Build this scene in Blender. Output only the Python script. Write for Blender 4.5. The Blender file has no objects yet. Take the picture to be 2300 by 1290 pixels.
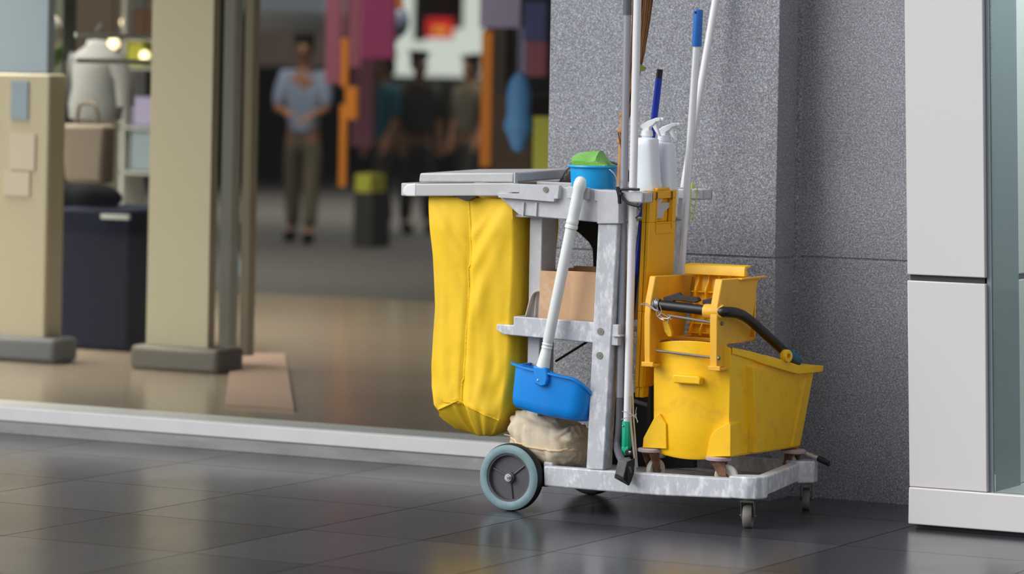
import bpy, bmesh, math, random
from mathutils import Vector, Matrix, noise
random.seed(7)
S = bpy.context.scene
COL = S.collection

# ------------------------------------------------------------------ camera
FPX, TH, RO, CZ = 8096.0, math.radians(28), 0.019, 1.315
CX, CY, YH = 5.0, -10.3, 150.0
s_, c_ = math.sin(TH), math.cos(TH)
fwd, rgt, up = Vector((-s_, c_, 0)), Vector((c_, s_, 0)), Vector((0, 0, 1))
r2 = rgt*math.cos(RO) + up*math.sin(RO)
u2 = up*math.cos(RO) - rgt*math.sin(RO)
cam = bpy.data.cameras.new('camera')
cam.sensor_width = 36.0
cam.lens = 36.0*FPX/2300.0
cam.shift_y = -(645.0-YH)/2300.0
cam.clip_end = 200
cam.dof.use_dof = True
cam.dof.focus_distance = 10.5
cam.dof.aperture_fstop = 2.4
co = bpy.data.objects.new('camera', cam)
COL.objects.link(co)
m = Matrix.Identity(4)
for i, v in enumerate((r2, u2, -fwd)):
    m[0][i], m[1][i], m[2][i] = v
m[0][3], m[1][3], m[2][3] = CX, CY, CZ
co.matrix_world = m
S.camera = co

# ------------------------------------------------------------------ light
S.view_settings.view_transform = 'Standard'
S.view_settings.look = 'None'
S.view_settings.gamma = 1
S.view_settings.exposure = 0.42
w = bpy.data.worlds.new('overcast_sky')
S.world = w
w.use_nodes = True
bg = w.node_tree.nodes['Background']
bg.inputs[0].default_value = (0.91, 0.945, 1.0, 1)
bg.inputs[1].default_value = 0.46
sun = bpy.data.lights.new('soft_sun', 'SUN')
sun.energy = 2.35
sun.angle = math.radians(50)
sun.color = (1.0, 0.98, 0.95)
so = bpy.data.objects.new('soft_sun', sun)
COL.objects.link(so)
so.rotation_euler = Vector((0.62, 0.66, -0.56)).to_track_quat('-Z', 'Y').to_euler()

# ------------------------------------------------------------------ helpers
def ray(px, py):
    a, b = px-1150.0, py-YH
    cr, sr = math.cos(RO), math.sin(RO)
    x, y = (a*cr+b*sr)/FPX, (b*cr-a*sr)/FPX
    return (-s_+c_*x, c_+s_*x, -y)
def onY(px, py, Y):
    r = ray(px, py); t = (Y-CY)/r[1]
    return Vector((CX+t*r[0], Y, CZ+t*r[2]))
def onX(px, py, X):
    r = ray(px, py); t = (X-CX)/r[0]
    return Vector((X, CY+t*r[1], CZ+t*r[2]))
def onZ(px, py, Z=0.0):
    r = ray(px, py); t = (Z-CZ)/r[2]
    return Vector((CX+t*r[0], CY+t*r[1], Z))
def xz(pts, Y):
    return [(p.x, p.z) for p in (onY(a, b, Y) for a, b in pts)]

def lin(v):
    v /= 255.0
    return v/12.92 if v <= 0.04045 else ((v+0.055)/1.055)**2.4
def rgb(r, g, b):
    return (lin(r), lin(g), lin(b), 1)

MATS = {}
def mat(name, c, rough=0.5, metal=0.0, c2=None, scale=20.0, amt=0.5, lo=0.45, hi=0.7, bump=0.0, bscale=60.0,
        c3=None, scale3=6.0, lo3=0.55, hi3=0.75, stretch=None, emit=0.0, spec=0.5, trans=0.0, sheen=0.0, coat=0.0, objspace=True):
    mt = bpy.data.materials.new(name); mt.use_nodes = True
    nt = mt.node_tree; p = nt.nodes['Principled BSDF']
    p.inputs['Base Color'].default_value = c
    p.inputs['Roughness'].default_value = rough
    p.inputs['Metallic'].default_value = metal
    p.inputs['Specular IOR Level'].default_value = spec
    if trans: p.inputs['Subsurface Weight'].default_value = trans
    if sheen: p.inputs['Sheen Weight'].default_value = sheen
    if coat: p.inputs['Coat Weight'].default_value = coat
    if emit:
        p.inputs['Emission Color'].default_value = c; p.inputs['Emission Strength'].default_value = emit
    tc = nt.nodes.new('ShaderNodeTexCoord')
    src = tc.outputs['Object']
    if stretch:
        mp = nt.nodes.new('ShaderNodeMapping'); mp.inputs['Scale'].default_value = stretch
        nt.links.new(src, mp.inputs['Vector']); src = mp.outputs['Vector']
    last = None
    def layer(prev, prevcol, colr, sc, l, h, a):
        n = nt.nodes.new('ShaderNodeTexNoise'); n.inputs['Scale'].default_value = sc; n.inputs['Detail'].default_value = 6
        n.inputs['Roughness'].default_value = 0.65
        nt.links.new(src, n.inputs['Vector'])
        mr = nt.nodes.new('ShaderNodeMapRange'); mr.inputs['From Min'].default_value = l; mr.inputs['From Max'].default_value = h
        mr.inputs['To Max'].default_value = a
        nt.links.new(n.outputs['Fac'], mr.inputs['Value'])
        mx = nt.nodes.new('ShaderNodeMix'); mx.data_type = 'RGBA'
        nt.links.new(mr.outputs['Result'], mx.inputs[0])
        if prev: nt.links.new(prev, mx.inputs[6])
        else: mx.inputs[6].default_value = prevcol
        mx.inputs[7].default_value = colr
        return mx.outputs[2]
    if c2: last = layer(None, c, c2, scale, lo, hi, amt)
    if c3: last = layer(last, c, c3, scale3, lo3, hi3, 0.8)
    if last: nt.links.new(last, p.inputs['Base Color'])
    if bump:
        n = nt.nodes.new('ShaderNodeTexNoise'); n.inputs['Scale'].default_value = bscale; n.inputs['Detail'].default_value = 4
        nt.links.new(src, n.inputs['Vector'])
        b = nt.nodes.new('ShaderNodeBump'); b.inputs['Strength'].default_value = bump; b.inputs['Distance'].default_value = 0.01
        nt.links.new(n.outputs['Fac'], b.inputs['Height']); nt.links.new(b.outputs['Normal'], p.inputs['Normal'])
    MATS[name] = mt
    return mt

class MB:
    def __init__(self): self.bm = bmesh.new()
    def face(self, vs):
        try: return self.bm.faces.new(vs)
        except ValueError: return None
    def hexa(self, p):          # 8 points: bottom 4 (ccw), top 4
        v = [self.bm.verts.new(q) for q in p]
        for f in ((3,2,1,0), (4,5,6,7), (0,1,5,4), (1,2,6,5), (2,3,7,6), (3,0,4,7)):
            self.face([v[i] for i in f])
        return self
    def box(self, x0, x1, y0, y1, z0, z1):
        return self.hexa([(x0,y0,z0),(x1,y0,z0),(x1,y1,z0),(x0,y1,z0),(x0,y0,z1),(x1,y0,z1),(x1,y1,z1),(x0,y1,z1)])
    def prism(self, pts, axis, a0, a1):
        def mk(p, a):
            return {'X': (a, p[0], p[1]), 'Y': (p[0], a, p[1]), 'Z': (p[0], p[1], a)}[axis]
        A = [self.bm.verts.new(mk(p, a0)) for p in pts]
        B = [self.bm.verts.new(mk(p, a1)) for p in pts]
        n = len(pts)
        self.face(A[::-1]); self.face(B)
        for i in range(n):
            self.face([A[i], A[(i+1) % n], B[(i+1) % n], B[i]])
        return self
    def loft(self, rings, cap0=True, cap1=True, closed=True):
        R = [[self.bm.verts.new(p) for p in r] for r in rings]
        n = len(R[0])
        for a, b in zip(R, R[1:]):
            for i in range(n if closed else n-1):
                self.face([a[i], a[(i+1) % n], b[(i+1) % n], b[i]])
        if cap0: self.face(R[0][::-1])
        if cap1: self.face(R[-1])
        return self
    def tube(self, pts, rad, seg=14, cap=True):
        pts = [Vector(p) for p in pts]
        if not isinstance(rad, (list, tuple)): rad = [rad]*len(pts)
        rings = []; ref = None
        for i, p in enumerate(pts):
            t = (pts[min(i+1, len(pts)-1)]-pts[max(i-1, 0)]).normalized()
            if ref is None:
                ref = Vector((0,0,1)) if abs(t.z) < 0.9 else Vector((0,1,0))
            a = (ref - t*ref.dot(t)).normalized(); b = t.cross(a); ref = a
            rings.append([p+(a*math.cos(2*math.pi*k/seg)+b*math.sin(2*math.pi*k/seg))*rad[i] for k in range(seg)])
        return self.loft(rings, cap, cap)
    def lathe(self, prof, c, axis=(0,0,1), seg=32):
        c = Vector(c); t = Vector(axis).normalized()
        ref = Vector((0,0,1)) if abs(t.z) < 0.9 else Vector((1,0,0))
        a = (ref - t*ref.dot(t)).normalized(); b = t.cross(a)
        rings = [[c+t*h+(a*math.cos(2*math.pi*k/seg)+b*math.sin(2*math.pi*k/seg))*max(r, 1e-4) for k in range(seg)] for r, h in prof]
        ring_like = len(prof) > 3 and prof[0] == prof[-1]
        return self.loft(rings, not ring_like, not ring_like)
    def ball(self, c, r, sq=(1,1,1)):
        mt = Matrix.Translation(Vector(c)) @ Matrix.Diagonal((*sq, 1))
        bmesh.ops.create_uvsphere(self.bm, u_segments=20, v_segments=12, radius=r, matrix=mt)
        return self
    def build(self, name, mt, parent=None, bevel=0.0, seg=2, smooth=35, subsurf=0, solid=0.0, origin=None, label=None):
        bm = self.bm
        bmesh.ops.recalc_face_normals(bm, faces=bm.faces)
        me = bpy.data.meshes.new(name)
        off = Vector((0,0,0))
        if parent is not None:
            q = parent
            while q is not None:
                off += q.location; q = q.parent
        elif origin is not None:
            off = Vector(origin)
        bmesh.ops.translate(bm, verts=bm.verts, vec=-off)
        bm.to_mesh(me); bm.free()
        me.materials.append(MATS[mt] if isinstance(mt, str) else mt)
        for p in me.polygons: p.use_smooth = True
        me.set_sharp_from_angle(angle=math.radians(smooth))
        o = bpy.data.objects.new(name, me); COL.objects.link(o)
        if parent is not None: o.parent = parent
        else: o.location = off
        if solid:
            q = o.modifiers.new('solid', 'SOLIDIFY'); q.thickness = solid; q.offset = 0
        if bevel:
            q = o.modifiers.new('bevel', 'BEVEL'); q.width = bevel; q.segments = seg; q.limit_method = 'ANGLE'; q.angle_limit = math.radians(30)
        if subsurf:
            q = o.modifiers.new('sub', 'SUBSURF'); q.levels = subsurf; q.render_levels = subsurf
        if label: o['label'] = label
        return o

def tag(o, label, cat, group=None):
    o['label'] = label; o['category'] = cat
    if group: o['group'] = group
    return o
def thing(name, loc, label, cat, group=None):
    o = bpy.data.objects.new(name, None); COL.objects.link(o)
    o.empty_display_size = 0.05; o.location = loc
    return tag(o, label, cat, group)
def struct(o):
    o['kind'] = 'structure'
    return o
def copy_tree(o, parent=None):
    c = o.copy(); COL.objects.link(c); c.parent = parent
    for ch in list(o.children): copy_tree(ch, c)
    return c
def catmull(pts, n=6):
    pts = [Vector(p) for p in pts]; out = []
    P = [pts[0]]+pts+[pts[-1]]
    for i in range(1, len(P)-2):
        a, b, c, d = P[i-1:i+3]
        for k in range(n):
            t = k/n
            out.append(0.5*((2*b)+(c-a)*t+(2*a-5*b+4*c-d)*t*t+(3*b-a-3*c+d)*t**3))
    out.append(pts[-1])
    return out

# ------------------------------------------------------------------ materials
mat('grey_plastic', rgb(190,191,196), 0.45, c2=rgb(214,215,219), scale=40, lo=0.5, hi=0.75, amt=0.6, c3=rgb(168,168,172), scale3=16, lo3=0.6, hi3=0.85, stretch=(1,1,0.6))
mat('grey_worn', rgb(186,189,196), 0.5, c2=rgb(232,234,238), scale=46, lo=0.48, hi=0.68, amt=0.9, c3=rgb(160,161,167), scale3=24, lo3=0.58, hi3=0.8, stretch=(1,1,0.5))
mat('lid_plastic', rgb(186,185,186), 0.4, c2=rgb(212,212,212), scale=14, lo=0.5, hi=0.75, amt=0.5)
mat('yellow_cloth', rgb(241,198,36), 0.6, c2=rgb(243,208,70), scale=5, lo=0.4, hi=0.7, amt=0.45, bump=0.16, bscale=16, spec=0.3)
mat('yellow_seam', rgb(242,196,20), 0.7, bump=0.4, bscale=120)
mat('yellow_plastic', rgb(248,194,8), 0.42, c2=rgb(216,158,40), scale=15, lo=0.52, hi=0.74, amt=0.7, c3=rgb(250,214,60), scale3=7, lo3=0.6, hi3=0.85)
mat('yellow_worn', rgb(238,178,44), 0.5, c2=rgb(214,158,78), scale=18, lo=0.5, hi=0.75, amt=0.7, c3=rgb(248,210,110), scale3=30, lo3=0.6, hi3=0.8)
mat('yellow_sign', rgb(240,180,4), 0.38)
mat('black_plastic', rgb(20,20,23), 0.38)
mat('black_rubber', rgb(22,22,24), 0.6)
mat('liner_black', rgb(14,14,16), 0.35, bump=0.3, bscale=25)
mat('tyre_teal', rgb(112,140,146), 0.6, c2=rgb(140,164,170), scale=30, amt=0.5)
mat('hub_dark', rgb(74,72,77), 0.5)
mat('caster_grey', rgb(120,117,112), 0.6, c2=rgb(96,92,88), scale=40, amt=0.7)
mat('caster_pale', rgb(196,194,182), 0.6)
mat('steel', rgb(190,190,192), 0.3, metal=0.9, c2=rgb(150,148,146), scale=30, amt=0.5)
mat('dull_steel', rgb(130,126,120), 0.5, metal=0.7)
mat('rust', rgb(142,104,80), 0.7, c2=rgb(98,64,48), scale=40, amt=0.9, lo=0.4, hi=0.6)
mat('bumper_pink', rgb(176,160,166), 0.6, c2=rgb(140,120,124), scale=40, amt=0.7)
mat('pan_blue', rgb(0,136,228), 0.4, c2=rgb(70,128,220), scale=9, lo=0.6, hi=0.75, amt=0.6)
mat('bucket_blue', rgb(10,160,226), 0.35)
mat('grip_blue', rgb(30,110,196), 0.4)
mat('pole_blue', rgb(12,50,176), 0.35)
mat('teal_grip', rgb(16,104,146), 0.45)
mat('white_plastic', rgb(228,232,232), 0.4, c2=rgb(206,210,206), scale=12, amt=0.4)
mat('bottle_white', rgb(226,234,242), 0.35, trans=0.3)
mat('trigger_white', rgb(240,242,244), 0.35)
mat('pole_grey', rgb(150,150,158), 0.35, metal=0.2)
mat('pole_dark', rgb(86,87,94), 0.5)
mat('pole_white', rgb(220,220,224), 0.35, c2=rgb(230,230,232), scale=8, amt=0.6, stretch=(6,6,0.3))
mat('pole_alu', rgb(228,230,234), 0.3, metal=0.25)
mat('green_clamp', rgb(0,158,120), 0.4)
mat('green_cloth', rgb(112,176,76), 0.95, c2=rgb(130,190,90), scale=60, amt=0.6, sheen=0.3, bump=0.3, bscale=200)
mat('leaf_green', rgb(116,134,52), 0.6)
mat('string_lime', rgb(196,206,70), 0.5)
mat('twig', rgb(126,84,48), 0.8, c2=rgb(84,54,30), scale=40, amt=0.8, stretch=(4,4,0.4))
mat('bamboo', rgb(182,130,78), 0.6, c2=rgb(130,84,44), scale=22, amt=0.7)
mat('cardboard', rgb(198,158,122), 0.8, c2=rgb(212,180,150), scale=14, lo=0.5, hi=0.65, amt=0.8, c3=rgb(176,136,100), scale3=8, lo3=0.55, hi3=0.8)
mat('kraft_paper', rgb(206,192,168), 0.85, c2=rgb(192,174,148), scale=8, amt=0.6, bump=0.35, bscale=22)
mat('paper_seam', rgb(228,200,160), 0.8)
mat('sheet_grey', rgb(188,178,168), 0.8)
mat('white_panel', rgb(206,204,204), 0.35)
mat('sill_white', rgb(200,200,202), 0.4, c2=rgb(190,190,192), scale=6, amt=0.6)
mat('joint_dark', rgb(60,60,64), 0.8)
mat('seal_grey', rgb(120,128,136), 0.4)
mat('curb_stone', rgb(140,138,139), 0.7, c2=rgb(112,110,111), scale=7, amt=0.8, c3=rgb(176,174,174), scale3=24, lo3=0.62, hi3=0.8, stretch=(0.4,1,2))
mat('teal_wall', rgb(126,146,140), 0.6)
mat('wood_black', rgb(30,29,30), 0.6)

def granite():
    mt = bpy.data.materials.new('granite'); mt.use_nodes = True
    nt = mt.node_tree; p = nt.nodes['Principled BSDF']; L = nt.links
    tc = nt.nodes.new('ShaderNodeTexCoord')
    n1 = nt.nodes.new('ShaderNodeTexNoise'); n1.inputs['Scale'].default_value = 230; n1.inputs['Detail'].default_value = 3; n1.inputs['Roughness'].default_value = 0.7
    n2 = nt.nodes.new('ShaderNodeTexNoise'); n2.inputs['Scale'].default_value = 3.0; n2.inputs['Detail'].default_value = 4
    v = nt.nodes.new('ShaderNodeTexVoronoi'); v.inputs['Scale'].default_value = 210
    for n in (n1, n2, v): L.new(tc.outputs['Object'], n.inputs['Vector'])
    cr = nt.nodes.new('ShaderNodeValToRGB')
    e = cr.color_ramp.elements
    e[0].position = 0.34; e[0].color = rgb(98,100,109)
    e[1].position = 0.70; e[1].color = rgb(222,223,227)
    k = e.new(0.47); k.color = rgb(132,134,143)
    k = e.new(0.55); k.color = rgb(156,158,166)
    L.new(n1.outputs['Fac'], cr.inputs['Fac'])
    mx = nt.nodes.new('ShaderNodeMix'); mx.data_type = 'RGBA'; mx.blend_type = 'MULTIPLY'; mx.inputs[0].default_value = 0.55
    L.new(cr.outputs['Color'], mx.inputs[6]); 
    bw = nt.nodes.new('ShaderNodeSeparateColor'); L.new(v.outputs['Color'], bw.inputs[0])
    mr = nt.nodes.new('ShaderNodeMapRange'); mr.inputs['To Min'].default_value = 0.45; mr.inputs['To Max'].default_value = 1.1
    L.new(bw.outputs[0], mr.inputs['Value']); L.new(mr.outputs['Result'], mx.inputs[7])
    m2 = nt.nodes.new('ShaderNodeMix'); m2.data_type = 'RGBA'; m2.blend_type = 'MULTIPLY'; m2.inputs[0].default_value = 0.5
    mr2 = nt.nodes.new('ShaderNodeMapRange'); mr2.inputs['From Min'].default_value = 0.3; mr2.inputs['From Max'].default_value = 0.7; mr2.inputs['To Min'].default_value = 0.75; mr2.inputs['To Max'].default_value = 1.1
    L.new(n2.outputs['Fac'], mr2.inputs['Value'])
    L.new(mx.outputs[2], m2.inputs[6]); L.new(mr2.outputs['Result'], m2.inputs[7])
    L.new(m2.outputs[2], p.inputs['Base Color'])
    p.inputs['Roughness'].default_value = 0.5
    MATS['granite'] = mt
granite()

def floor_mat():
    mt = bpy.data.materials.new('floor_granite'); mt.use_nodes = True
    nt = mt.node_tree; p = nt.nodes['Principled BSDF']; L = nt.links
    tc = nt.nodes.new('ShaderNodeTexCoord')
    at = nt.nodes.new('ShaderNodeAttribute'); at.attribute_name = 'tone'
    n1 = nt.nodes.new('ShaderNodeTexNoise'); n1.inputs['Scale'].default_value = 240; n1.inputs['Detail'].default_value = 3
    n2 = nt.nodes.new('ShaderNodeTexNoise'); n2.inputs['Scale'].default_value = 2.2; n2.inputs['Detail'].default_value = 6
    for n in (n1, n2): L.new(tc.outputs['Object'], n.inputs['Vector'])
    cr = nt.nodes.new('ShaderNodeValToRGB'); e = cr.color_ramp.elements
    e[0].position = 0.35; e[0].color = rgb(46,46,51); e[1].position = 0.7; e[1].color = rgb(84,84,90)
    L.new(n1.outputs['Fac'], cr.inputs['Fac'])
    mx = nt.nodes.new('ShaderNodeMix'); mx.data_type = 'RGBA'; mx.blend_type = 'MULTIPLY'; mx.inputs[0].default_value = 1
    L.new(cr.outputs['Color'], mx.inputs[6]); L.new(at.outputs['Color'], mx.inputs[7])
    L.new(mx.outputs[2], p.inputs['Base Color'])
    mr = nt.nodes.new('ShaderNodeMapRange'); mr.inputs['From Min'].default_value = 0.3; mr.inputs['From Max'].default_value = 0.7
    mr.inputs['To Min'].default_value = 0.19; mr.inputs['To Max'].default_value = 0.25
    L.new(n2.outputs['Fac'], mr.inputs['Value']); L.new(mr.outputs['Result'], p.inputs['Roughness'])
    p.inputs['Specular IOR Level'].default_value = 0.5
    MATS['floor_granite'] = mt
floor_mat()

def glass(name, tint, refl_tint=(1,1,1,1), ior=1.45):
    mt = bpy.data.materials.new(name); mt.use_nodes = True
    nt = mt.node_tree; nt.nodes.remove(nt.nodes['Principled BSDF']); L = nt.links
    out = nt.nodes['Material Output']
    t = nt.nodes.new('ShaderNodeBsdfTransparent'); t.inputs[0].default_value = tint
    g = nt.nodes.new('ShaderNodeBsdfGlossy'); g.inputs[0].default_value = refl_tint; g.inputs['Roughness'].default_value = 0.02
    fr = nt.nodes.new('ShaderNodeFresnel'); fr.inputs['IOR'].default_value = ior
    mx = nt.nodes.new('ShaderNodeMixShader')
    L.new(fr.outputs[0], mx.inputs[0]); L.new(t.outputs[0], mx.inputs[1]); L.new(g.outputs[0], mx.inputs[2])
    L.new(mx.outputs[0], out.inputs['Surface'])
    MATS[name] = mt
glass('shop_glass', (0.93, 0.95, 0.94, 1), ior=1.16)
glass('teal_glass', (0.86, 0.91, 0.89, 1), ior=1.6)

# ------------------------------------------------------------------ setting
# floor: polished dark tiles with their joints
def make_floor():
    bm = bmesh.new()
    lay = bm.loops.layers.float_color.new('tone')
    xs = [-23.06+0.6*i for i in range(39)] + [0.12, 0.525, 1.125] + [1.725+0.6*i for i in range(9)]
    ys = [-11.8+0.6*i for i in range(17)] + [-1.6, -1.0, -0.4, 0.25]
    g = 0.0017
    def quad(x0, x1, y0, y1, z, tone):
        vs = [bm.verts.new(p) for p in ((x0,y0,z),(x1,y0,z),(x1,y1,z),(x0,y1,z))]
        f = bm.faces.new(vs)
        for l in f.loops: l[lay] = (tone, tone, tone, 1)
    for i in range(len(xs)-1):
        for j in range(len(ys)-1):
            t = 0.74+0.5*random.random()
            quad(xs[i]+g, xs[i+1]-g, ys[j]+g, ys[j+1]-g, 0, t)
    quad(xs[0], xs[-1], ys[0], ys[-1], -0.003, 0.25)
    bm.faces.ensure_lookup_table(); bm.faces[-1].material_index = 1
    me = bpy.data.meshes.new('floor'); bm.to_mesh(me); bm.free()
    me.materials.append(MATS['floor_granite']); me.materials.append(mat('grout', rgb(34,33,34), 0.95, spec=0.05))
    o = bpy.data.objects.new('floor', me); COL.objects.link(o); struct(o)
make_floor()

# shop front: stone kerb, white sill, glass pane and the header above it
struct(MB().box(-22, -0.257, 0.0, 0.30, -0.002, 0.044).build('trim_1', 'curb_stone', bevel=0.004))
struct(MB().box(-22, -0.257, -0.004, 0.22, 0.044, 0.092).build('trim_2', 'sill_white', bevel=0.003))
win = struct(MB().box(-22, -0.26, 0.045, 0.053, 0.092, 2.9).build('window_1', 'shop_glass'))
struct(MB().box(-22, -0.257, -0.01, 0.25, 2.9, 3.5).build('wall_header', 'white_panel'))

# granite wall: projecting block with a recessed bay to its right, joint at 0.74 m
zj = 0.742
for nm, x0, x1, y0 in (('wall_front', -0.257, 0.535, -0.16), ('wall_right', 0.548, 1.55, 0.0)):
    b = MB()
    b.box(x0, x1, y0, 0.8, -0.002, zj-0.003); b.box(x0, x1, y0, 0.8, zj+0.003, 3.5)
    b.box(x0+0.004, x1-0.004, y0+0.004, 0.79, zj-0.004, zj+0.004)
    struct(b.build(nm, 'granite', bevel=0.002))
struct(MB().box(0.530, 0.552, -0.02, 0.7, 0, 3.5).build('trim_3', 'granite'))

# white panel column on a white plinth, glazing to its right
YP = -0.54
def slant(name, x0b, x1b, x0t, x1t, z0, z1, y0, y1, mt, bev=0.003):
    return MB().hexa([(x0b,y0,z0),(x1b,y0,z0),(x1b,y1,z0),(x0b,y1,z0),(x0t,y0,z1),(x1t,y0,z1),(x1t,y1,z1),(x0t,y1,z1)]).build(name, mt, bevel=bev)
def xl(z): return 1.142+(1.094-1.142)*z/1.53
def xr(z): return 1.3805+(1.335-1.3805)*z/1.53
struct(slant('trim_4', xl(.125), xr(.125), xl(.718), xr(.718), .122, .718, YP, 0.02, 'white_panel'))
struct(slant('trim_5', xl(.735), xr(.735), xl(3.4), xr(3.4), .735, 3.4, YP, 0.02, 'white_panel'))
struct(slant('trim_6', xl(.718)+.006, xr(.718)-.006, xl(.735)+.006, xr(.735)-.006, .71, .745, YP+.012, 0.01, 'joint_dark', 0))
struct(MB().box(1.1385, 3.2, YP-.006, 0.3, 0.014, 0.121).build('trim_7', 'white_panel', bevel=0.004))
struct(MB().box(1.15, 3.2, YP+.03, 0.28, -0.001, 0.02).build('trim_8', 'joint_dark'))
struct(slant('trim_9', xr(.121), xr(.121)+.014, xr(3.4), xr(3.4)+.014, .121, 3.4, YP+.015, -0.3, 'seal_grey', 0))
w2 = MB()
z0, z1 = .121, 3.4
w2.hexa([(xr(z0)+.015,YP+.02,z0),(3.2,YP+.02,z0),(3.2,YP+.03,z0),(xr(z0)+.015,YP+.03,z0),
         (xr(z1)+.015,YP+.02,z1),(3.2,YP+.02,z1),(3.2,YP+.03,z1),(xr(z1)+.015,YP+.03,z1)])
win2 = struct(w2.build('window_2', 'teal_glass'))
# what shows through that glazing: the column's side with its joint, a corner seam and a back wall
struct(slant('trim_10', xr(.121)+.001, xr(.121)+.004, xr(3.4)+.001, xr(3.4)+.004, .121, 3.4, YP+.222, YP+.228, 'joint_dark', 0))
struct(MB().box(1.30, 3.2, .02, .06, .121, 3.4).build('wall_inner', 'teal_wall'))
struct(MB().box(1.36, 3.2, YP+.03, .02, .10, .1215).build('floor_inner', 'white_panel'))

L_ = bpy.data.lights.new('glazing_fill_light', 'AREA'); L_.shape = 'SQUARE'; L_.size = .35; L_.energy = 22; L_.color = (.92, 1.0, .97)  # unseen fill light added to brighten the column side behind the glass
lo_ = bpy.data.objects.new('glazing_fill_light', L_); COL.objects.link(lo_); lo_.location = (2.2, -.25, 2.4)
lo_.rotation_euler = Vector((-.8, 0, -1.5)).to_track_quat('-Z', 'Y').to_euler()

# ------------------------------------------------------------------ janitor cart
YF, YB = -0.86, -0.46
cart = thing('janitor_cart', (0.25, -0.63, 0), 'grey plastic janitor cart with one big teal wheel in view, parked before granite wall', 'cart')

def pr(px, Y0, Y1, Yp=None):      # outline seen on plane Y0, extruded to Y1
    return MB().prism(xz(px, Y0 if Yp is None else Yp), 'Y', Y0, Y1)

# base tray: rim all round with chamfered corners, and a floor
def base():
    b = MB()
    zt, zb = 0.149, 0.092
    # front rim (slightly bowed)
    b.prism(xz([(1221,1047),(1381,1059),(1642,1076),(1642,1121),(1480,1114),(1340,1103),(1221,1092)], YF), 'Y', YF, YF+.035)
    c0 = onY(1642,1076,YF).x; c1 = onY(1676,1076,YF).x; c2 = onY(1704,1090,YF+.02).x
    # front right corner block
    b.prism([(c0-.004,YF-.008),(c1+.006,YF-.008),(c1+.03,YF+.006),(c2+.012,YF+.035),(c2+.012,YF+.06),(c2-.03,YF+.07),(c0-.004,YF+.04)], 'Z', zb-.003, zt+.004)
    r0 = onY(1800,1040,-.385).x; r1 = onY(1833,1050,-.36).x
    # right rim
    b.prism([(c2+.006,YF+.05),(r0+.002,-.405),(r0-.035,-.395),(c2-.03,YF+.05)], 'Z', zb+.002, zt)
    # rear right corner block
    b.prism([(r0-.002,-.41),(r0+.012,-.40),(r1,-.37),(r1-.004,-.335),(r1-.05,-.325),(r0-.05,-.39)], 'Z', zb-.003, zt+.006)
    # back and left rims
    b.prism([(.10,-.36),(r1-.04,-.36),(r1-.04,-.328),(.10,-.328)], 'Z', zb, zt)
    b.prism([(.10,YF+.02),(.13,YF+.02),(.13,-.33),(.10,-.33)], 'Z', zb, zt)
    b.prism([(.11,YF+.02),(c2-.01,YF+.03),(r0-.02,-.38),(r1-.05,-.34),(.11,-.34)], 'Z', .098, .108)
    return b.build('base_tray', 'grey_worn', cart, bevel=.006, seg=3)
base()
MB().box(-.01, .115, YF+.02, -.34, .075, .125).build('axle_beam', 'black_plastic', cart, bevel=.006)

def wheel(x, y, face=1):
    z, R = .1, .1
    t = MB().lathe([(.072,-.020),(.090,-.021),(.097,-.017),(.1,-.008),(.1,.008),(.097,.017),(.090,.021),(.072,.020),(.070,0),(.072,-.020)], (x,y,z), (0,1,0), 56).build('wheel', 'black_rubber', cart, smooth=50)
    MB().lathe([(a_, b_*face) for a_, b_ in [(.0715,-.0215),(.0735,-.0235),(.089,-.0235),(.0965,-.0185),(.0968,-.015),(.0715,-.015),(.0715,-.0215)]], (x,y,z), (0,1,0), 56).build('tyre_side', 'tyre_teal', t, smooth=50)
    h = MB()
    h.lathe([(.001,-.006),(.064,-.006),(.066,-.019),(.0725,-.0195),(.0725,.0195),(.066,.019),(.064,.006),(.001,.006)], (x,y,z), (0,1,0), 48)
    h.lathe([(.016,-.016),(.016,.016)], (x,y,z), (0,1,0), 24)
    for a in (38, 158, 278):
        a = math.radians(a); d = Vector((math.cos(a),0,math.sin(a)))
        p = Vector((x,y-.008,z))
        h.tube([p+d*.014, p+d*.066], .0028, 8)
    h.build('hub', 'hub_dark', t, smooth=40)
    n = MB().lathe([(.0115,-.022),(.0115,-.016)], (x,y,z), (0,1,0), 24)
    n.lathe([(.0085,-.030),(.0085,-.020)], (x,y,z), (0,1,0), 6)
    n.lathe([(.004,-.034),(.0045,-.020)], (x,y,z), (0,1,0), 12)
    n.build('axle_nut', 'steel', t, smooth=30)
cw = onY(1143,1068,-.885)
wheel(cw.x, -.868); wheel(cw.x+.01, -.36, -1)

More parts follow.
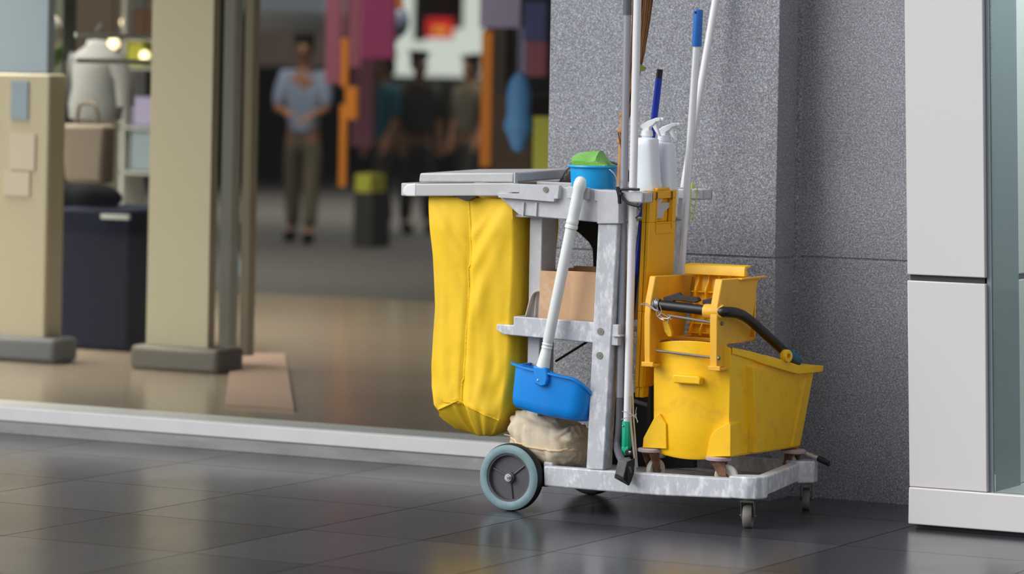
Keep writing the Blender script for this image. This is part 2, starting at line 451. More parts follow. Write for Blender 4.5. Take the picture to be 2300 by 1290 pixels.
def caster(x, y, parent, zt, R=.034, wd=.016, yaw=0, mf='dull_steel', mw='caster_grey', trail=.018, bumper=None, open_side=False, rx=.027):
    rot = Matrix.Rotation(yaw, 3, 'Z')
    def T(p): return Vector((x,y,0)) + rot @ Vector(p)
    f = MB()
    f.lathe([(.022,0),(.024,-.004),(.022,-.010),(.012,-.012)], (x,y,zt), (0,0,1), 20)
    zf = zt-.010
    w2 = wd/2+.004
    for sgn in (-1, 1):
        q = [(-.020,zf),(.016,zf),(trail+.010,R+.004),(trail+.004,R-.010),(trail-.008,R-.008),(-.010,zf-.020)]
        A = [T((sgn*w2, p[0], p[1])) for p in q]; B = [T((sgn*(w2+.003), p[0], p[1])) for p in q]
        f.loft([A, B])
    f.loft([[T((-w2-.003,-.020,zf)),T((w2+.003,-.020,zf)),T((w2+.003,.016,zf)),T((-w2-.003,.016,zf))],
            [T((-w2-.003,-.020,zf-.005)),T((w2+.003,-.020,zf-.005)),T((w2+.003,.016,zf-.005)),T((-w2-.003,.016,zf-.005))]])
    f.tube([T((-w2-.007,trail,R)), T((w2+.007,trail,R))], .004, 8)
    fo = f.build('caster_fork', mf, parent, smooth=40)
    ax = rot @ Vector((1,0,0))
    k = MB().lathe([(R*.45,-wd/2),(R*.93,-wd/2),(R,-wd/2+.003),(R,wd/2-.003),(R*.93,wd/2),(R*.45,wd/2),(R*.4,wd*.3),(R*.4,-wd*.3),(R*.45,-wd/2)], T((0,trail,R)), ax, 36)
    k.lathe([(R*.42,-wd*.3),(R*.42,wd*.3)], T((0,trail,R)), ax, 24)
    k.build('caster_wheel', mw, fo, smooth=45)
    return fo
fc = onZ(1680,1187); rc = onZ(1805,1143)
caster(fc.x, fc.y-.004, cart, .092, yaw=math.radians(16), wd=.026, R=.035, trail=.012)
caster(rc.x+.02, rc.y-.03, cart, .092, yaw=math.radians(22), wd=.022, R=.033, trail=.012)

# posts
def post(name, dy, Y0, Y1):
    A = xz([(1343,503),(1387,503),(1356,1057),(1316,1055)], YF)
    return MB().prism(A, 'Y', Y0, Y1).build(name, 'grey_worn', cart, bevel=.004)
post('post', 0, YF, YF+.055); post('post', 0, YB, YB+.05)
for (a, b) in ((1349,745),(1347,799)):
    p = onY(a, b, YF)
    MB().lathe([(.0105,-.002),(.0105,.004),(.0075,.004),(.0075,-.001),(.003,-.001),(.003,-.003)], p, (0,1,0), 24).build('bolt', 'dull_steel', cart, smooth=40)
MB().prism(xz([(1190,480),(1218,484),(1206,1050),(1180,1050)], YF+.06), 'Y', YF+.06, YF+.155).build('upright', 'grey_plastic', cart, bevel=.003)

# crossbars (front one with gusset, cap and bracket), rear one the same
def crossbar(Y0, Y1):
    pts = [(1119,441),(1166,484),(1343,500),(1343,426),(1256,420),(1170,414),(1170,434),(1119,434)]
    q = xz(pts, YF)
    b = MB().prism(q, 'Y', Y0, Y1)
    cap = xz([(1337,426),(1388,429),(1388,452),(1393,452),(1393,503),(1343,503),(1343,452),(1337,452)], YF)
    b.prism(cap, 'Y', Y0-.008, Y1+.035)
    return b.build('crossbar', 'grey_plastic', cart, bevel=.003)
crossbar(YF, YF+.03); crossbar(YB, YB+.03)
for a in (1172, 1201):
    p = xz([(a,455),(a+5,455),(a+3,486),(a,486)], YF-.006)
    MB().prism(p, 'Y', YF-.006, YF+.002).build('gusset_rib', 'grey_plastic', cart)
pr([(1117,434.5),(1166,434.5),(1166,432.5),(1144,432.5),(1144,412.5),(1256,417),(1253,447),(1245,447),(1244,454),(1119,444)], YF-.018, YF+.002).build('handle_bracket', 'grey_plastic', cart, bevel=.002)
p = onY(1226,426,YF-.018)
MB().lathe([(.0085,-.003),(.0085,.004),(.006,.004),(.006,-.002),(.003,-.002),(.003,-.004)], p, (0,1,0), 20).build('bolt', 'dull_steel', cart, smooth=40)
for q in ([(1274,419),(1290,420),(1290,447),(1273,446)], [(1309,421),(1322,422),(1321,449),(1307,448)]):
    pr(q, YF-.016, YF+.002).build('tool_clip', 'grey_plastic', cart, bevel=.002)

# handle frame around the bag opening
def handle_frame():
    b = MB()
    q = xz([(917,413),(1155,411),(1155,433),(1120,441),(921,441)], YF)
    b.prism(q, 'Y', YF-.006, YF+.03)
    q2 = [(x, z) for x, z in q]
    b.prism(q2, 'Y', YB, YB+.03)
    x0 = onY(905,430,YF+.03).x; zb, zt = onY(920,441,YF).z, onY(920,412,YF).z
    xi = x0+.035
    R = .03
    out = [(x0+.030,YF-.006),(x0+.022,YF-.004),(x0+.006,YF+.008),(x0,YF+.03),(x0,YB),(x0+.006,YB+.02),(x0+.022,YB+.03),(xi+.02,YB+.03),(xi,YB-.02),(xi,YF+.05),(xi+.02,YF-.006)]
    b.prism(out, 'Z', zb, zt)
    hf = b.build('handle_frame', 'lid_plastic', cart, bevel=.004, seg=3)
    e = MB(); q = xz([(904,430),(906,421),(914,414),(934,411.5),(934,441.5),(913,441),(906,438)], YF-.008)
    e.prism(q, 'Y', YF-.008, YF+.02)
    e.build('end_cap', 'white_plastic', hf, bevel=.004, seg=3)
    return hf
handle_frame()

# hinged lid over the bag
def lid():
    b = MB()
    zf0, zf1 = onY(940,409,YF+.01), onY(1152,409,YF+.01)
    t0, t1 = onY(943,389,YF+.01), onY(1154,388,YF+.01)
    yb = YB-.02
    b.hexa([(zf0.x,YF+.01,zf0.z),(zf1.x,YF+.01,zf1.z-.002),(zf1.x,yb,zf1.z+.004),(zf0.x,yb,zf0.z),
            (t0.x,YF+.01,t0.z),(t1.x,YF+.01,t1.z),(t1.x-.004,yb,t1.z+.006),(t0.x,yb,t0.z+.006)])
    return b.build('lid', 'lid_plastic', cart, bevel=.005, seg=3)
lidob = lid()
q = onY(1158,398,YF+.02)
MB().box(q.x-.002, q.x+.003, YF+.012, YF+.03, q.z-.022, q.z+.014).build('lid_hinge', 'grey_plastic', lidob, bevel=.001)

# top tray floor between the crossbars and its rear rail
MB().box(-.055, .355, YF+.03, YB, .868, .876).build('top_tray', 'grey_plastic', cart, bevel=.002)
q0, q1 = onY(1205,405,YF+.10), onY(1290,412,YF+.10)
MB().box(q0.x, q1.x+.05, YF+.10, YF+.12, .876, q0.z-.004).build('inner_rail', 'lid_plastic', cart, bevel=.002)

# arms that hold the poles
def arm(Y0, sgn):
    p0, p1 = onY(1387,429,YF-.02), onY(1443,457,YF-.02)
    b = MB()
    b.box(p0.x-.005, p1.x, Y0, Y0+.014, p1.z, p0.z-.002)
    b.box(p1.x-.014, p1.x, Y0+.002, Y0+.075, p1.z, p0.z-.002)
    b.box(p0.x-.005, p1.x, Y0+.062, Y0+.075, p1.z, p0.z-.002)
    return b.build('tool_arm', 'grey_plastic', cart, bevel=.005, seg=3)
arm(YF-.02, 1); arm(YB-.01, 1)
pr([(1373,729),(1389,730),(1388,777),(1371,776)], YF+.004, YF+.04).build('tool_clip', 'grey_plastic', cart, bevel=.002)
pr([(1375,752),(1392,753),(1392,757),(1375,757)], YF-.004, YF+.03).build('tool_clip', 'grey_plastic', cart, bevel=.001)

# middle shelf
def shelf():
    b = MB()
    q = xz([(1114,729),(1152,731),(1152,711),(1343,725),(1343,772),(1335,771),(1150,754),(1129,752),(1114,742)], YF)
    b.prism(q, 'Y', YF+.003, YF+.02)
    q2 = xz([(1114,729),(1345,744),(1345,756),(1129,744)], YF)
    b.prism(q2, 'Y', YF+.02, YB)
    q3 = xz([(1152,711),(1158,711),(1158,745),(1152,745)], YF)
    b.prism(q3, 'Y', YF+.02, YB)
    return b.build('shelf', 'grey_worn', cart, bevel=.003)
shelf()

# ------------------------------------------------------------------ yellow waste bag
def bag():
    def fold(u, zz):      # small hand-sewn creases
        return noise.noise(Vector((u*3.1, zz*4.3, 1.7)))*.010 + noise.noise(Vector((u*9, zz*7, 4.2)))*.004
    L = [(963,450),(967,520),(973,575),(976,640),(978,690),(973,750),(969,820),(969,870),(975,915),(985,927)]
    Rr = [(1151,450),(1155,520),(1153,585),(1151,640),(1146,700),(1142,760),(1138,830),(1133,880),(1126,925),(1120,945)]
    YFb = -.838
    # interpolate the two edges to equal height levels
    Lw = [onY(a,b,YFb) for a,b in L]; Rw = [onY(a,b,YFb) for a,b in Rr]
    def ex(W, z):
        if z >= W[0].z: return W[0].x
        for a, b in zip(W, W[1:]):
            if a.z >= z >= b.z:
                t = (a.z-z)/(a.z-b.z); return a.x+(b.x-a.x)*t
        return W[-1].x
    ztop, zbot = Lw[0].z+.012, Rw[-1].z
    NZ, NF, ND = 60, 40, 24
    depth = .30
    rings = []
    for i in range(NZ+1):
        t = i/NZ; z = ztop+(zbot-ztop)*t
        xL, xR = ex(Lw, z), ex(Rw, z)
        d = depth*(1-.12*t)
        ring = []
        w_ = xR-xL; xs = .49+(.44-.49)*t                # seam position
        for k in range(NF):
            u = k/(NF-1)
            x = xL+w_*u
            y = YFb - .013*math.sin(math.pi*u)**.7*(.3+t*.7)
            # V shaped drapes hanging from the two top corners to the seam
            v = abs(u-xs)
            for (tc_, v0, wd_, am) in ((.36,.46,.085,.011),(.62,.50,.11,.010),(.20,.36,.05,.006)):
                k_ = t/tc_
                if k_ < 1.15:
                    fade = min(1, t*7)*min(1, max(0, (1.15-k_)*3))
                    y -= am*fade*math.exp(-((v-v0*(1-min(1, k_)))/wd_)**2)
            y += .006*math.exp(-(v/.03)**2)*min(1, t*5)            # the seam pulls in
            y += fold(u, z)*(.3+.9*t) + .009*noise.noise(Vector((u*9, z*16, 9)))*max(0, (t-.66)*2.6)
            zz = z
            if i == NZ:
                zz = z + (.020+.032*u/.36 if u < .36 else .052*(1-(u-.36)/.64))
            if i in (NZ-1, NZ-2, NZ-3) : zz = max(z, zbot+(.020+.032*u/.36 if u < .36 else .052*(1-(u-.36)/.64))+.003*(NZ-i))
            ring.append((x, y, zz))
        for k in range(1, ND):                          # right side to the back
            u = k/ND
            y = YFb+d*u
            x = xR + .004+.016*math.sin(math.pi*u)*(.4+t) + fold(u+3, z)*.8 - .05*t*u
            ring.append((x, y, z+(.015*u if i == NZ else 0)))
        for k in range(NF):                             # back
            u = 1-k/(NF-1)
            ring.append((xL+w_*u - .03*t, YFb+d, z))
        for k in range(1, ND):
            u = 1-k/ND
            ring.append((xL-.008*math.sin(math.pi*u)+fold(u+7, z), YFb+d*u, z))
        rings.append(ring)
    # bottom panel: slopes down and back from the front seam to the lowest crease
    base_r = rings[-1]
    low = onY(1083, 977, YFb+.10)
    n_all = len(base_r)
    xa_, xb_ = base_r[0][0], base_r[NF-1][0]
    def low_pt(x, y, f):
        ux = (x-xa_)/(xb_-xa_)
        tx = low.x + (x-low.x)*(1-.62*f) - (.0 if ux > .6 else 0)
        ty = YFb+.10+(y-YFb-.10)*(1-.75*f)
        return tx, ty
    for f in (.15, .35, .55, .75, .9, 1.0):
        rg_ = []
        for x, y, z in base_r:
            tx, ty = low_pt(x, y, f)
            zl_ = low.z + .10*max(0, low.x-x)*.9
            zz = z+(zl_-z)*min(1, f*1.0) - .010*math.sin(math.pi*f)
            rg_.append((tx, ty, zz+.003*noise.noise(Vector((x*30, y*30, f*5)))))
        rings.append(rg_)
    o = MB().loft(rings, cap0=False, cap1=True).build('waste_bag', 'yellow_cloth', smooth=60, origin=(-.14, -.70, zbot-.06))
    tag(o, 'long yellow cloth waste bag hanging under the cart\'s grey lid', 'bag')
    # sewn seams
    sm = MB(); pts = []
    for i in range(0, NZ+1, 1):
        r = rings[i]; t = i/NZ; xs = .49+(.44-.49)*t
        k = int(round(xs*(NF-1))); pts.append(Vector(r[k])+Vector((0,.0008,0)))
    sm.tube(pts, .0034, 8)
    sm.build('centre_seam', 'yellow_seam', o)
    sb = MB(); sb.tube([Vector(rings[NZ][k])+Vector((0,-.002,0)) for k in range(NF)], .0025, 8)
    sb.build('bottom_seam', 'yellow_seam', o)
    # dark gap where the cloth is folded over the frame
    p = onY(1045,446,-.866)
bag()
q = xz([(1018,440),(1072,440),(1048,452)], -.866)
MB().prism(q, 'Y', -.866, -.845).build('bag_gap_shade', 'black_plastic', cart)  # black wedge stands in for the shaded gap at the bag's fold

# ------------------------------------------------------------------ dustpan
def dustpan():
    root = thing('dustpan', onY(1235,880,-.90), 'blue dustpan with a long white handle, hung on the cart crossbar', 'dustpan')
    ang = 0.145
    o0 = onY(1158,819,-.895)
    def T(x, y, z):
        xr_ = x*math.cos(ang)+z*math.sin(ang); zr = -x*math.sin(ang)+z*math.cos(ang)
        return Vector((o0.x+xr_, o0.y+y, o0.z+zr))
    Wd, D, Hh = .240, .105, .132
    def ring(inset, z, top=0):
        p = []
        R = .05; rl = .014
        a = inset
        p += [T(a+rl*.3, a+rl*.3, z), T(a+rl, a, z)]
        n = 6
        for k in range(1, 9): p.append(T(a+rl+(Wd-R-rl-2*a)*k/9, a-.006*math.sin(math.pi*k/9), z))
        for k in range(n+1):
            t = math.pi/2*k/n
            p.append(T(Wd-a-R+R*math.sin(t), a+R-R*math.cos(t), z - (.045 if top else 0)*(k/n)**1.5))
        p.append(T(Wd-a, D-a, z-(.05 if top else 0)))
        p.append(T(a, D-a, z))
        return p
    b = MB()
    b.loft([ring(.03,-Hh), ring(.012,-Hh+.004), ring(.003,-Hh+.016), ring(0,-Hh+.035), ring(-.003,-.004,1), ring(-.003,0,1), ring(.004,0,1), ring(.004,-Hh+.04)], cap0=True, cap1=True)
    pan = b.build('pan', 'pan_blue', root, smooth=40)
    lip = MB()
    r0 = ring(-.003,0,1)[:-2]; 
    outer = [Vector(p)+Vector((0,-.010 if i > 1 else -.004,.001)) for i, p in enumerate(r0)]
    outer[0] += Vector((-.016,0,.006)); outer[1] += Vector((-.012,0,.004))
    A = outer; B = [p+Vector((0,.012,0)) for p in A]; C = [p+Vector((0,.012,-.006)) for p in A]; Dd = [p+Vector((0,0,-.006)) for p in A]
    lip.loft([A, B, C, Dd, A], False, False, closed=False)
    for k in range(16):
        p = T(.01+k*.0052, .006, .002); lip.ball(p, .0022)
    lip.build('lip', 'pan_blue', pan)
    sk = MB()
    c = onY(1212,825,-.905)
    q = [(1197,821),(1226,827),(1230,850),(1226,867),(1214,870),(1199,862)]
    sk.prism(xz(q, -.918), 'Y', -.918, -.89)
    sk.build('handle_socket', 'pan_blue', pan, bevel=.005)
    p = onY(1208,855,-.918); MB().ball(p, .003, (1,.6,1.6)).build('rivet', 'steel', pan)
    # handle
    top, bot = onY(1306,398,-.895), onY(1220,822,-.898)
    ax = (bot-top); Lh = ax.length
    prof = [(0.001,-.002),(.009,0),(.0155,.007),(.0185,.018),(.0188,.030),(.0165,.045),(.0175,.062),(.0172,.085),(.0168,.115),(.0172,.128),(.0185,.131),(.0185,.140),(.0175,.142),(.0195,.147),(.0195,.153),(.0168,.156),(.0165,.17),
            (.0160,Lh-.075),(.0145,Lh-.070),(.0165,Lh-.066),(.0145,Lh-.060),(.0165,Lh-.056),(.0145,Lh-.050),(.0155,Lh-.045),(.0185,Lh-.012),(.020,Lh+.004)]
    MB().lathe(prof, top, ax, 24).build('handle', 'white_plastic', root, smooth=40)
dustpan()

# ------------------------------------------------------------------ things on the cart
def paper_bag():
    b = MB(); n, mrow = 64, 40
    c = onY(1239,985,-.74); rings = []
    out_t = [(1157,985),(1166,955),(1182,932),(1203,927),(1232,936),(1262,946),(1282,958),(1292,964),(1300,955),(1318,944),(1320,960)]
    ax, az, ay = .112, .070, .10
    for i in range(1, mrow):
        v = math.pi*i/mrow
        ring = []
        for k in range(n):
            u = 2*math.pi*k/n
            sp = lambda q, e: math.copysign(abs(q)**e, q)
            # long axis along X, superellipse section
            x = -ax*sp(math.cos(v), .62)
            rr = math.sin(v)**.55
            y = ay*rr*sp(math.cos(u), .8); z = az*rr*sp(math.sin(u), .75)
            p = Vector((x*9, y*9, z*9))
            dn = noise.noise(p*1.3)*.009 + (abs(noise.noise(p*2.2+Vector((3,1,2))))-.2)*.015 + (abs(noise.noise(p*4.5+Vector((8,5,2))))-.2)*.009
            s = 1+dn/.07
            if z > 0: z *= 1-.34*math.exp(-((x-.066)/.020)**2) + .10*(x > .095)
            z *= 1 + (.16 if z > 0 else 0)*max(0, -x/.11)*.6
            z += -.10*x - (.012 if z < 0 else 0)*math.cos(x*12)
            # ridge of the glued fold
            ring.append(Vector((c.x+x*s, c.y+y*s, c.z+.004+z*s)))
        rings.append(ring)
    zmin = min(p.z for r in rings for p in r)
    dz = .108-zmin if False else 0
    o = b.loft(rings).build('paper_bag', 'kraft_paper', smooth=180, origin=(c.x, c.y, c.z-.07))
    tag(o, 'crumpled beige paper bag squeezed under the blue dustpan', 'bag')
    s = MB(); pts = []
    for i in range(2, mrow-3):
        r = rings[i]
        tgt = c.z - .012 - .13*(r[0].x-c.x)*.9
        best = min((p for p in r if p.y < c.y), key=lambda p: abs(p.z-tgt))
        pts.append(best+Vector((0,-.002,0)))
    s.tube(pts, .003, 6); s.build('glued_seam', 'paper_seam', o)
    p0 = pts[0]
    MB().tube([p0+Vector((-.024,0,.004)), p0+Vector((.004,0,0))], .0022, 6).build('string_end', 'paper_seam', o)
paper_bag()

def cardboard_box():
    Y0, Y1 = -.825, -.60
    a, bq, d, e = onY(1213,606,Y0), onY(1345,617,Y0), onY(1343,724,Y0), onY(1209,713,Y0)
    zt, zb = (a.z+bq.z)/2, .568
    x0, x1 = a.x, bq.x+.03
    root = thing('cardboard_box', ((x0+x1)/2, (Y0+Y1)/2, zb), 'open brown cardboard box standing on the cart\'s middle shelf', 'box')
    b = MB(); t = .004
    b.box(x0, x1, Y0, Y0+t, zb, zt); b.box(x0, x1, Y1-t, Y1, zb, zt+.006); b.box(x0, x0+t, Y0+t, Y1-t, zb, zt); b.box(x1-t, x1, Y0+t, Y1-t, zb, zt); b.box(x0+t, x1-t, Y0+t, Y1-t, zb, zb+t)
    body = b.build('box_body', 'cardboard', root)
    MB().hexa([(x0+.10,Y0-.0015,zb+.002),(x1-.005,Y0-.0015,zb+.002),(x1-.005,Y0,zb+.002),(x0+.10,Y0,zb+.002),(x0+.11,Y0-.0015,zt-.004),(x1-.005,Y0-.0015,zt-.004),(x1-.005,Y0,zt-.004),(x0+.11,Y0,zt-.004)]).build('packing_tape', mat('tape_tan', rgb(206,168,132), 0.3), root)
    MB().hexa([(x0+.08,Y0+t,zt),(x1-.004,Y0+t,zt),(x1-.02,Y0+.07,zt-.03),(x0+.08,Y0+.07,zt-.03),(x0+.08,Y0+t,zt+.003),(x1-.004,Y0+t,zt+.003),(x1-.02,Y0+.07,zt-.027),(x0+.08,Y0+.07,zt-.027)]).build('flap', 'cardboard', root)
    MB().hexa([(x0+.14,Y1-.03,zt),(x1,Y1-.03,zt),(x1,Y1-.003,zt+.006),(x0+.14,Y1-.003,zt+.006),(x0+.15,Y1-.055,zt+.03),(x1,Y1-.055,zt+.034),(x1,Y1-.05,zt+.034),(x0+.15,Y1-.05,zt+.03)]).build('flap', 'cardboard', root)
cardboard_box()

def sheets():
    root = thing('folded_sheets', onY(1196,712,-.815), 'folded grey-beige card sheets standing left of the cardboard box', 'card sheets')
    for k, dx in enumerate((0, 15, 23)):
        pts = [(1180+dx*1.0,712),(1186+dx*.9,690),(1192+dx*.75,668),(1199+dx*.6,657),(1204+dx*.4,656)]
        if k: pts = [(1192+dx*.6,712),(1193+dx*.6,690),(1196+dx*.55,664),(1200+dx*.45,657)]
        W = [onY(a, b, -.82+.012*k) for a, b in pts]
        W = catmull(W, 4)
        m_ = MB()
        m_.loft([[p for p in W], [p+Vector((0,.16,0)) for p in W]], False, False, closed=False)
        m_.build('sheet', 'sheet_grey', root, solid=.004)
sheets()

# little blue pail with cloth, black liner behind it
pail_c = onY(1333,426,-.72)
def pail():
    zt = onY(1333,372,-.72).z; zb = .876; c = (pail_c.x, -.72, 0)
    root = thing('pail', (pail_c.x, -.72, zb), 'small sky-blue plastic pail standing on top of the cart', 'bucket')
    R1, R0 = .0705, .0605
    MB().lathe([(.001,zb),(R0,zb),(R0+.001,zb+.004),(R1,zt-.006),(R1+.006,zt-.006),(R1+.008,zt-.003),(R1+.006,zt+.001),(R1-.001,zt),(R1-.004,zt-.006),(R0-.003,zb+.008),(.001,zb+.006)], c, (0,0,1), 56).build('pail_body', 'bucket_blue', root, smooth=45)
    p0 = onY(1372,383,-.78); e = onY(1390,424,-.875)
    pts = catmull([p0+Vector((-.006,.004,.002)), p0, onY(1380,392,-.80), onY(1386,405,-.85), e], 6)
    MB().tube(pts, .0022, 8).build('wire_handle', 'steel', root)
    # green cloth bunched inside
    b = MB(); rings = []
    prof = [(1293,375),(1293,345),(1298,343),(1312,342),(1327,339),(1331,341),(1336,340),(1346,339),(1350,346),(1358,360),(1366,372)]
    front = [onY(a, bb, -.735) for a, bb in prof]
    N = 14
    for j in range(N+1):
        v = j/N
        y = -.765+.085*v
        k = math.sin(math.pi*min(1, v*1.2))**.35 if v < .83 else .8
        ring = []
        for i, p in enumerate(front):
            base_z = zt-.012
            h = (p.z-base_z)
            if 0 < i < len(front)-1:
                h *= (.25+.75*math.sin(math.pi*(.12+.76*v))) + .05*noise.noise(Vector((i*.9, v*4, 2)))
                if 4 <= i <= 6 and v < .45: h *= .78
            ring.append((p.x+(0 if j else .003)+.006*noise.noise(Vector((i,v*3,5))), y, base_z+h))
        ring2 = ring + [(front[-1].x-.004, y, zt-.03), (front[0].x+.004, y, zt-.03)]
        rings.append(ring2)
    o = b.loft(rings).build('cleaning_cloth', 'green_cloth', smooth=38, origin=(front[5].x, -.725, zt-.03))
    tag(o, 'green cleaning cloth bunched inside the small sky-blue pail', 'cloth')
pail()

def liner():
    rings = []
    pts = [(1256,424),(1262,408),(1276,385),(1283,368),(1300,362),(1340,360),(1368,362),(1384,372),(1396,380),(1395,424)]
    P = [onY(a, b, -.60) for a, b in pts]
    for j in range(9):
        v = j/8; y = -.645+.13*v; k = math.sin(math.pi*(.1+.8*v))
        ring = []
        for i, p in enumerate(P):
            h = (p.z-.876)*(.8+.2*k)
            ring.append((p.x+.005*noise.noise(Vector((i, j, 0))), y, .878+max(0, h)+.004*noise.noise(Vector((i*1.3, j*.9, 3)))))
        rings.append(ring)
    o = MB().loft(rings).build('bin_liner', 'liner_black', smooth=60, subsurf=1, origin=(.2, -.58, .876))
    tag(o, 'black plastic bin liner heaped behind the sky-blue pail', 'bin liner')
    # black tub hanging under the tray at the back
    b = MB()
    q = xz([(1262,480),(1282,512),(1300,524),(1322,545),(1330,560),(1333,640),(1342,640),(1344,480)], -.56)
    b.prism(q, 'Y', -.56, -.52)
    o2 = b.build('back_brace', 'wood_black', cart, bevel=.004)
    pr([(1454,866),(1463,866),(1462,1052),(1453,1052)], -.66, -.63).build('support_bar', 'wood_black', cart, bevel=.002)
    MB().tube([onY(1380,888,-.64), onY(1456,911,-.64)], .0065, 10).build('cross_rod', 'pole_dark', cart)
    pr([(1372,880),(1560,890),(1560,1052),(1372,1052)], -.44, -.42).build('back_board', 'wood_black', cart, bevel=.002)
    MB().tube([onY(1248,812,-.50), onY(1322,766,-.50)], .004, 8).build('brace_rod', 'black_plastic', cart)
liner()

# spray bottles
def bottle(x, y, z, k, label):
    root = thing('spray_bottle', (x, y, z), label, 'spray bottle', 'spray bottles on the cart')
    b = MB(); rings = []
    def rr(wx, wy, zz, e=.35):
        r = []
        for i in range(32):
            t = 2*math.pi*i/32
            cxx, sy = math.cos(t), math.sin(t)
            r.append((x+wx*math.copysign(abs(cxx)**e, cxx), y+wy*math.copysign(abs(sy)**e, sy), z+zz*k))
        return r
    for wx, wy, zz, e in ((.040,.034,0,.4),(.043,.037,.004,.4),(.044,.038,.012,.4),(.043,.037,.045,.4),(.038,.034,.07,.4),(.036,.033,.10,.42),(.0335,.032,.135,.45),(.0315,.031,.165,.5),(.0305,.030,.186,.5),(.027,.027,.190,.6),(.0155,.0155,.1915,1),(.0150,.0150,.200,1)):
        rings.append(rr(wx*k, wy*k, zz, e))
    b.loft(rings); b.build('bottle', 'bottle_white', root, smooth=40)
    cp = MB().lathe([(.0165*k,.195*k),(.0185*k,.197*k),(.0165*k,.212*k),(.0135*k,.213*k)], (x, y, z), (0,0,1), 28)
    cp.build('cap', 'trigger_white', root, smooth=30)
    # trigger head outline in metres relative to neck top
    H0 = .212
    def P(u, v): return (x+u*k, z+(H0+v)*k)
    h = MB()
    q = [P(-.011,0),(P(.011,0)),P(.012,.010),P(.023,.016),P(.033,.026),P(.046,.029),P(.046,.038),P(.034,.039),P(.020,.034),P(.002,.027),P(-.012,.019),P(-.022,.013),P(-.010,.004)]
    h.prism(q, 'Y', y-.010*k, y+.010*k)
    hd = h.build('trigger_head', 'trigger_white', root, bevel=.0025)
    q = [P(.018,.020),P(.030,.024),P(.034,.010),P(.046,-.016),P(.041,-.015),P(.030,-.004),P(.022,.008)]
    MB().prism(q, 'Y', y-.006*k, y+.006*k).build('trigger', 'trigger_white', root, bevel=.002)
    MB().lathe([(.0062*k,0),(.0062*k,.010*k),(.004*k,.011*k)], (P(.044,.0335)[0], y, P(.044,.0335)[1]), (1,0,0), 12).build('nozzle', 'trigger_white', root)
bx = onY(1453,310,-.705)
bottle(bx.x, -.705, bx.z-.190, 1.0, 'white spray bottle in front, its trigger head higher, beside the white pole')
bottle(bx.x+.004, -.60, bx.z-.190-.012, .985, 'white spray bottle behind, its trigger head lower and further right')

# ------------------------------------------------------------------ poles and brooms
def grey_squeegee():
    Y = -.826
    root = thing('window_squeegee', onY(1390,960,Y), 'grey pole with angled black squeegee head, strapped beside the cart post', 'squeegee')
    t, b = onY(1409,32,Y), onY(1391,962,Y)
    d = (t-b).normalized()
    MB().tube([b, t], .0112, 18).build('pole', 'pole_grey', root)
    MB().tube([t-d*.002, t+d*.16], .0128, 18).build('grip', 'pole_dark', root)
    pts = catmull([b+d*.09, b, onY(1387,1000,Y), onY(1391,1022,Y-.03), onY(1400,1040,Y-.06)], 6)
    MB().tube(pts, .0118, 16).build('socket', 'pole_dark', root)
    # wedge shaped head in front of the tray rim
    Yh = -.905
    h = MB()
    A = [onY(1388,1034,Yh), onY(1408,1039,Yh), onY(1399,1078,Yh), onY(1380,1069,Yh)]
    B = [onY(1398,1026,Yh+.03), onY(1421,1032,Yh+.03), onY(1421,1066,Yh+.03), onY(1405,1072,Yh+.03)]
    h.loft([A, B]); h.build('head', mat('head_grey', rgb(92,92,94), 0.6, c2=rgb(120,120,120), scale=30), root, bevel=.002)
    r = MB()
    A = [onY(1381,1066,Yh-.004), onY(1400,1076,Yh-.004), onY(1412,1092,Yh), onY(1380,1074,Yh-.004)]
    B = [onY(1400,1064,Yh+.032), onY(1423,1060,Yh+.032), onY(1419,1080,Yh+.032), onY(1408,1084,Yh+.032)]
    r.loft([A, B]); r.build('rubber_blade', 'black_rubber', root)
    r = MB()
    A = [onY(1408,1038,Yh+.002), onY(1423,1030,Yh+.032), onY(1421,1064,Yh+.034), onY(1411,1090,Yh+.004), onY(1399,1078,Yh+.002)]
    r.loft([A, [p+Vector((.004,.001,0)) for p in A]]); r.build('side_plate', 'black_rubber', root)
grey_squeegee()

def white_mop():
    Y = -.832
    root = thing('flat_mop', onY(1404,1000,Y), 'white pole with green clamp socket, standing right of the grey pole', 'mop pole')
    t, b = onY(1434,-90,Y), onY(1409,955,Y)
    MB().tube([b, t], .0118, 18).build('pole', 'pole_white', root)
    b2 = onY(1404,1000,Y-.012)
    q = MB()
    z0, z1 = onY(1404,1006,Y).z, onY(1404,946,Y).z
    x0 = onY(1404,970,Y-.012).x
    q.lathe([(.0135,z0),(.0155,z0+.004),(.0155,z1-.002),(.0145,z1)], (x0, Y, 0), (0,0,1), 8)
    cl = q.build('clamp_socket', 'green_clamp', root, smooth=30, bevel=.001)
    MB().prism(xz([(1395,1004),(1411,1004),(1410,1020),(1406,1024),(1396,1023)], Y-.014), 'Y', Y-.014, Y+.006).build('clamp_tongue', 'green_clamp', root, bevel=.002)
    MB().ball(onY(1399,957,Y-.017), .0028).build('rivet', 'steel', root)
    p = onY(1414,1016,Y-.004)
    MB().lathe([(.009,-.012),(.009,.006)], p, (0,1,0), 16).build('pivot', 'black_plastic', root)
    MB().ball(onY(1415,1016,Y-.018), .0045).build('pivot_screw', 'steel', root)
    k = MB(); k.tube([onY(1402,1033,Y), onY(1415,1030,Y)], .0045, 8); k.tube([onY(1409,1036,Y), onY(1424,1034,Y)], .003, 8)
    k.build('pivot_rod', 'steel', root)
white_mop()

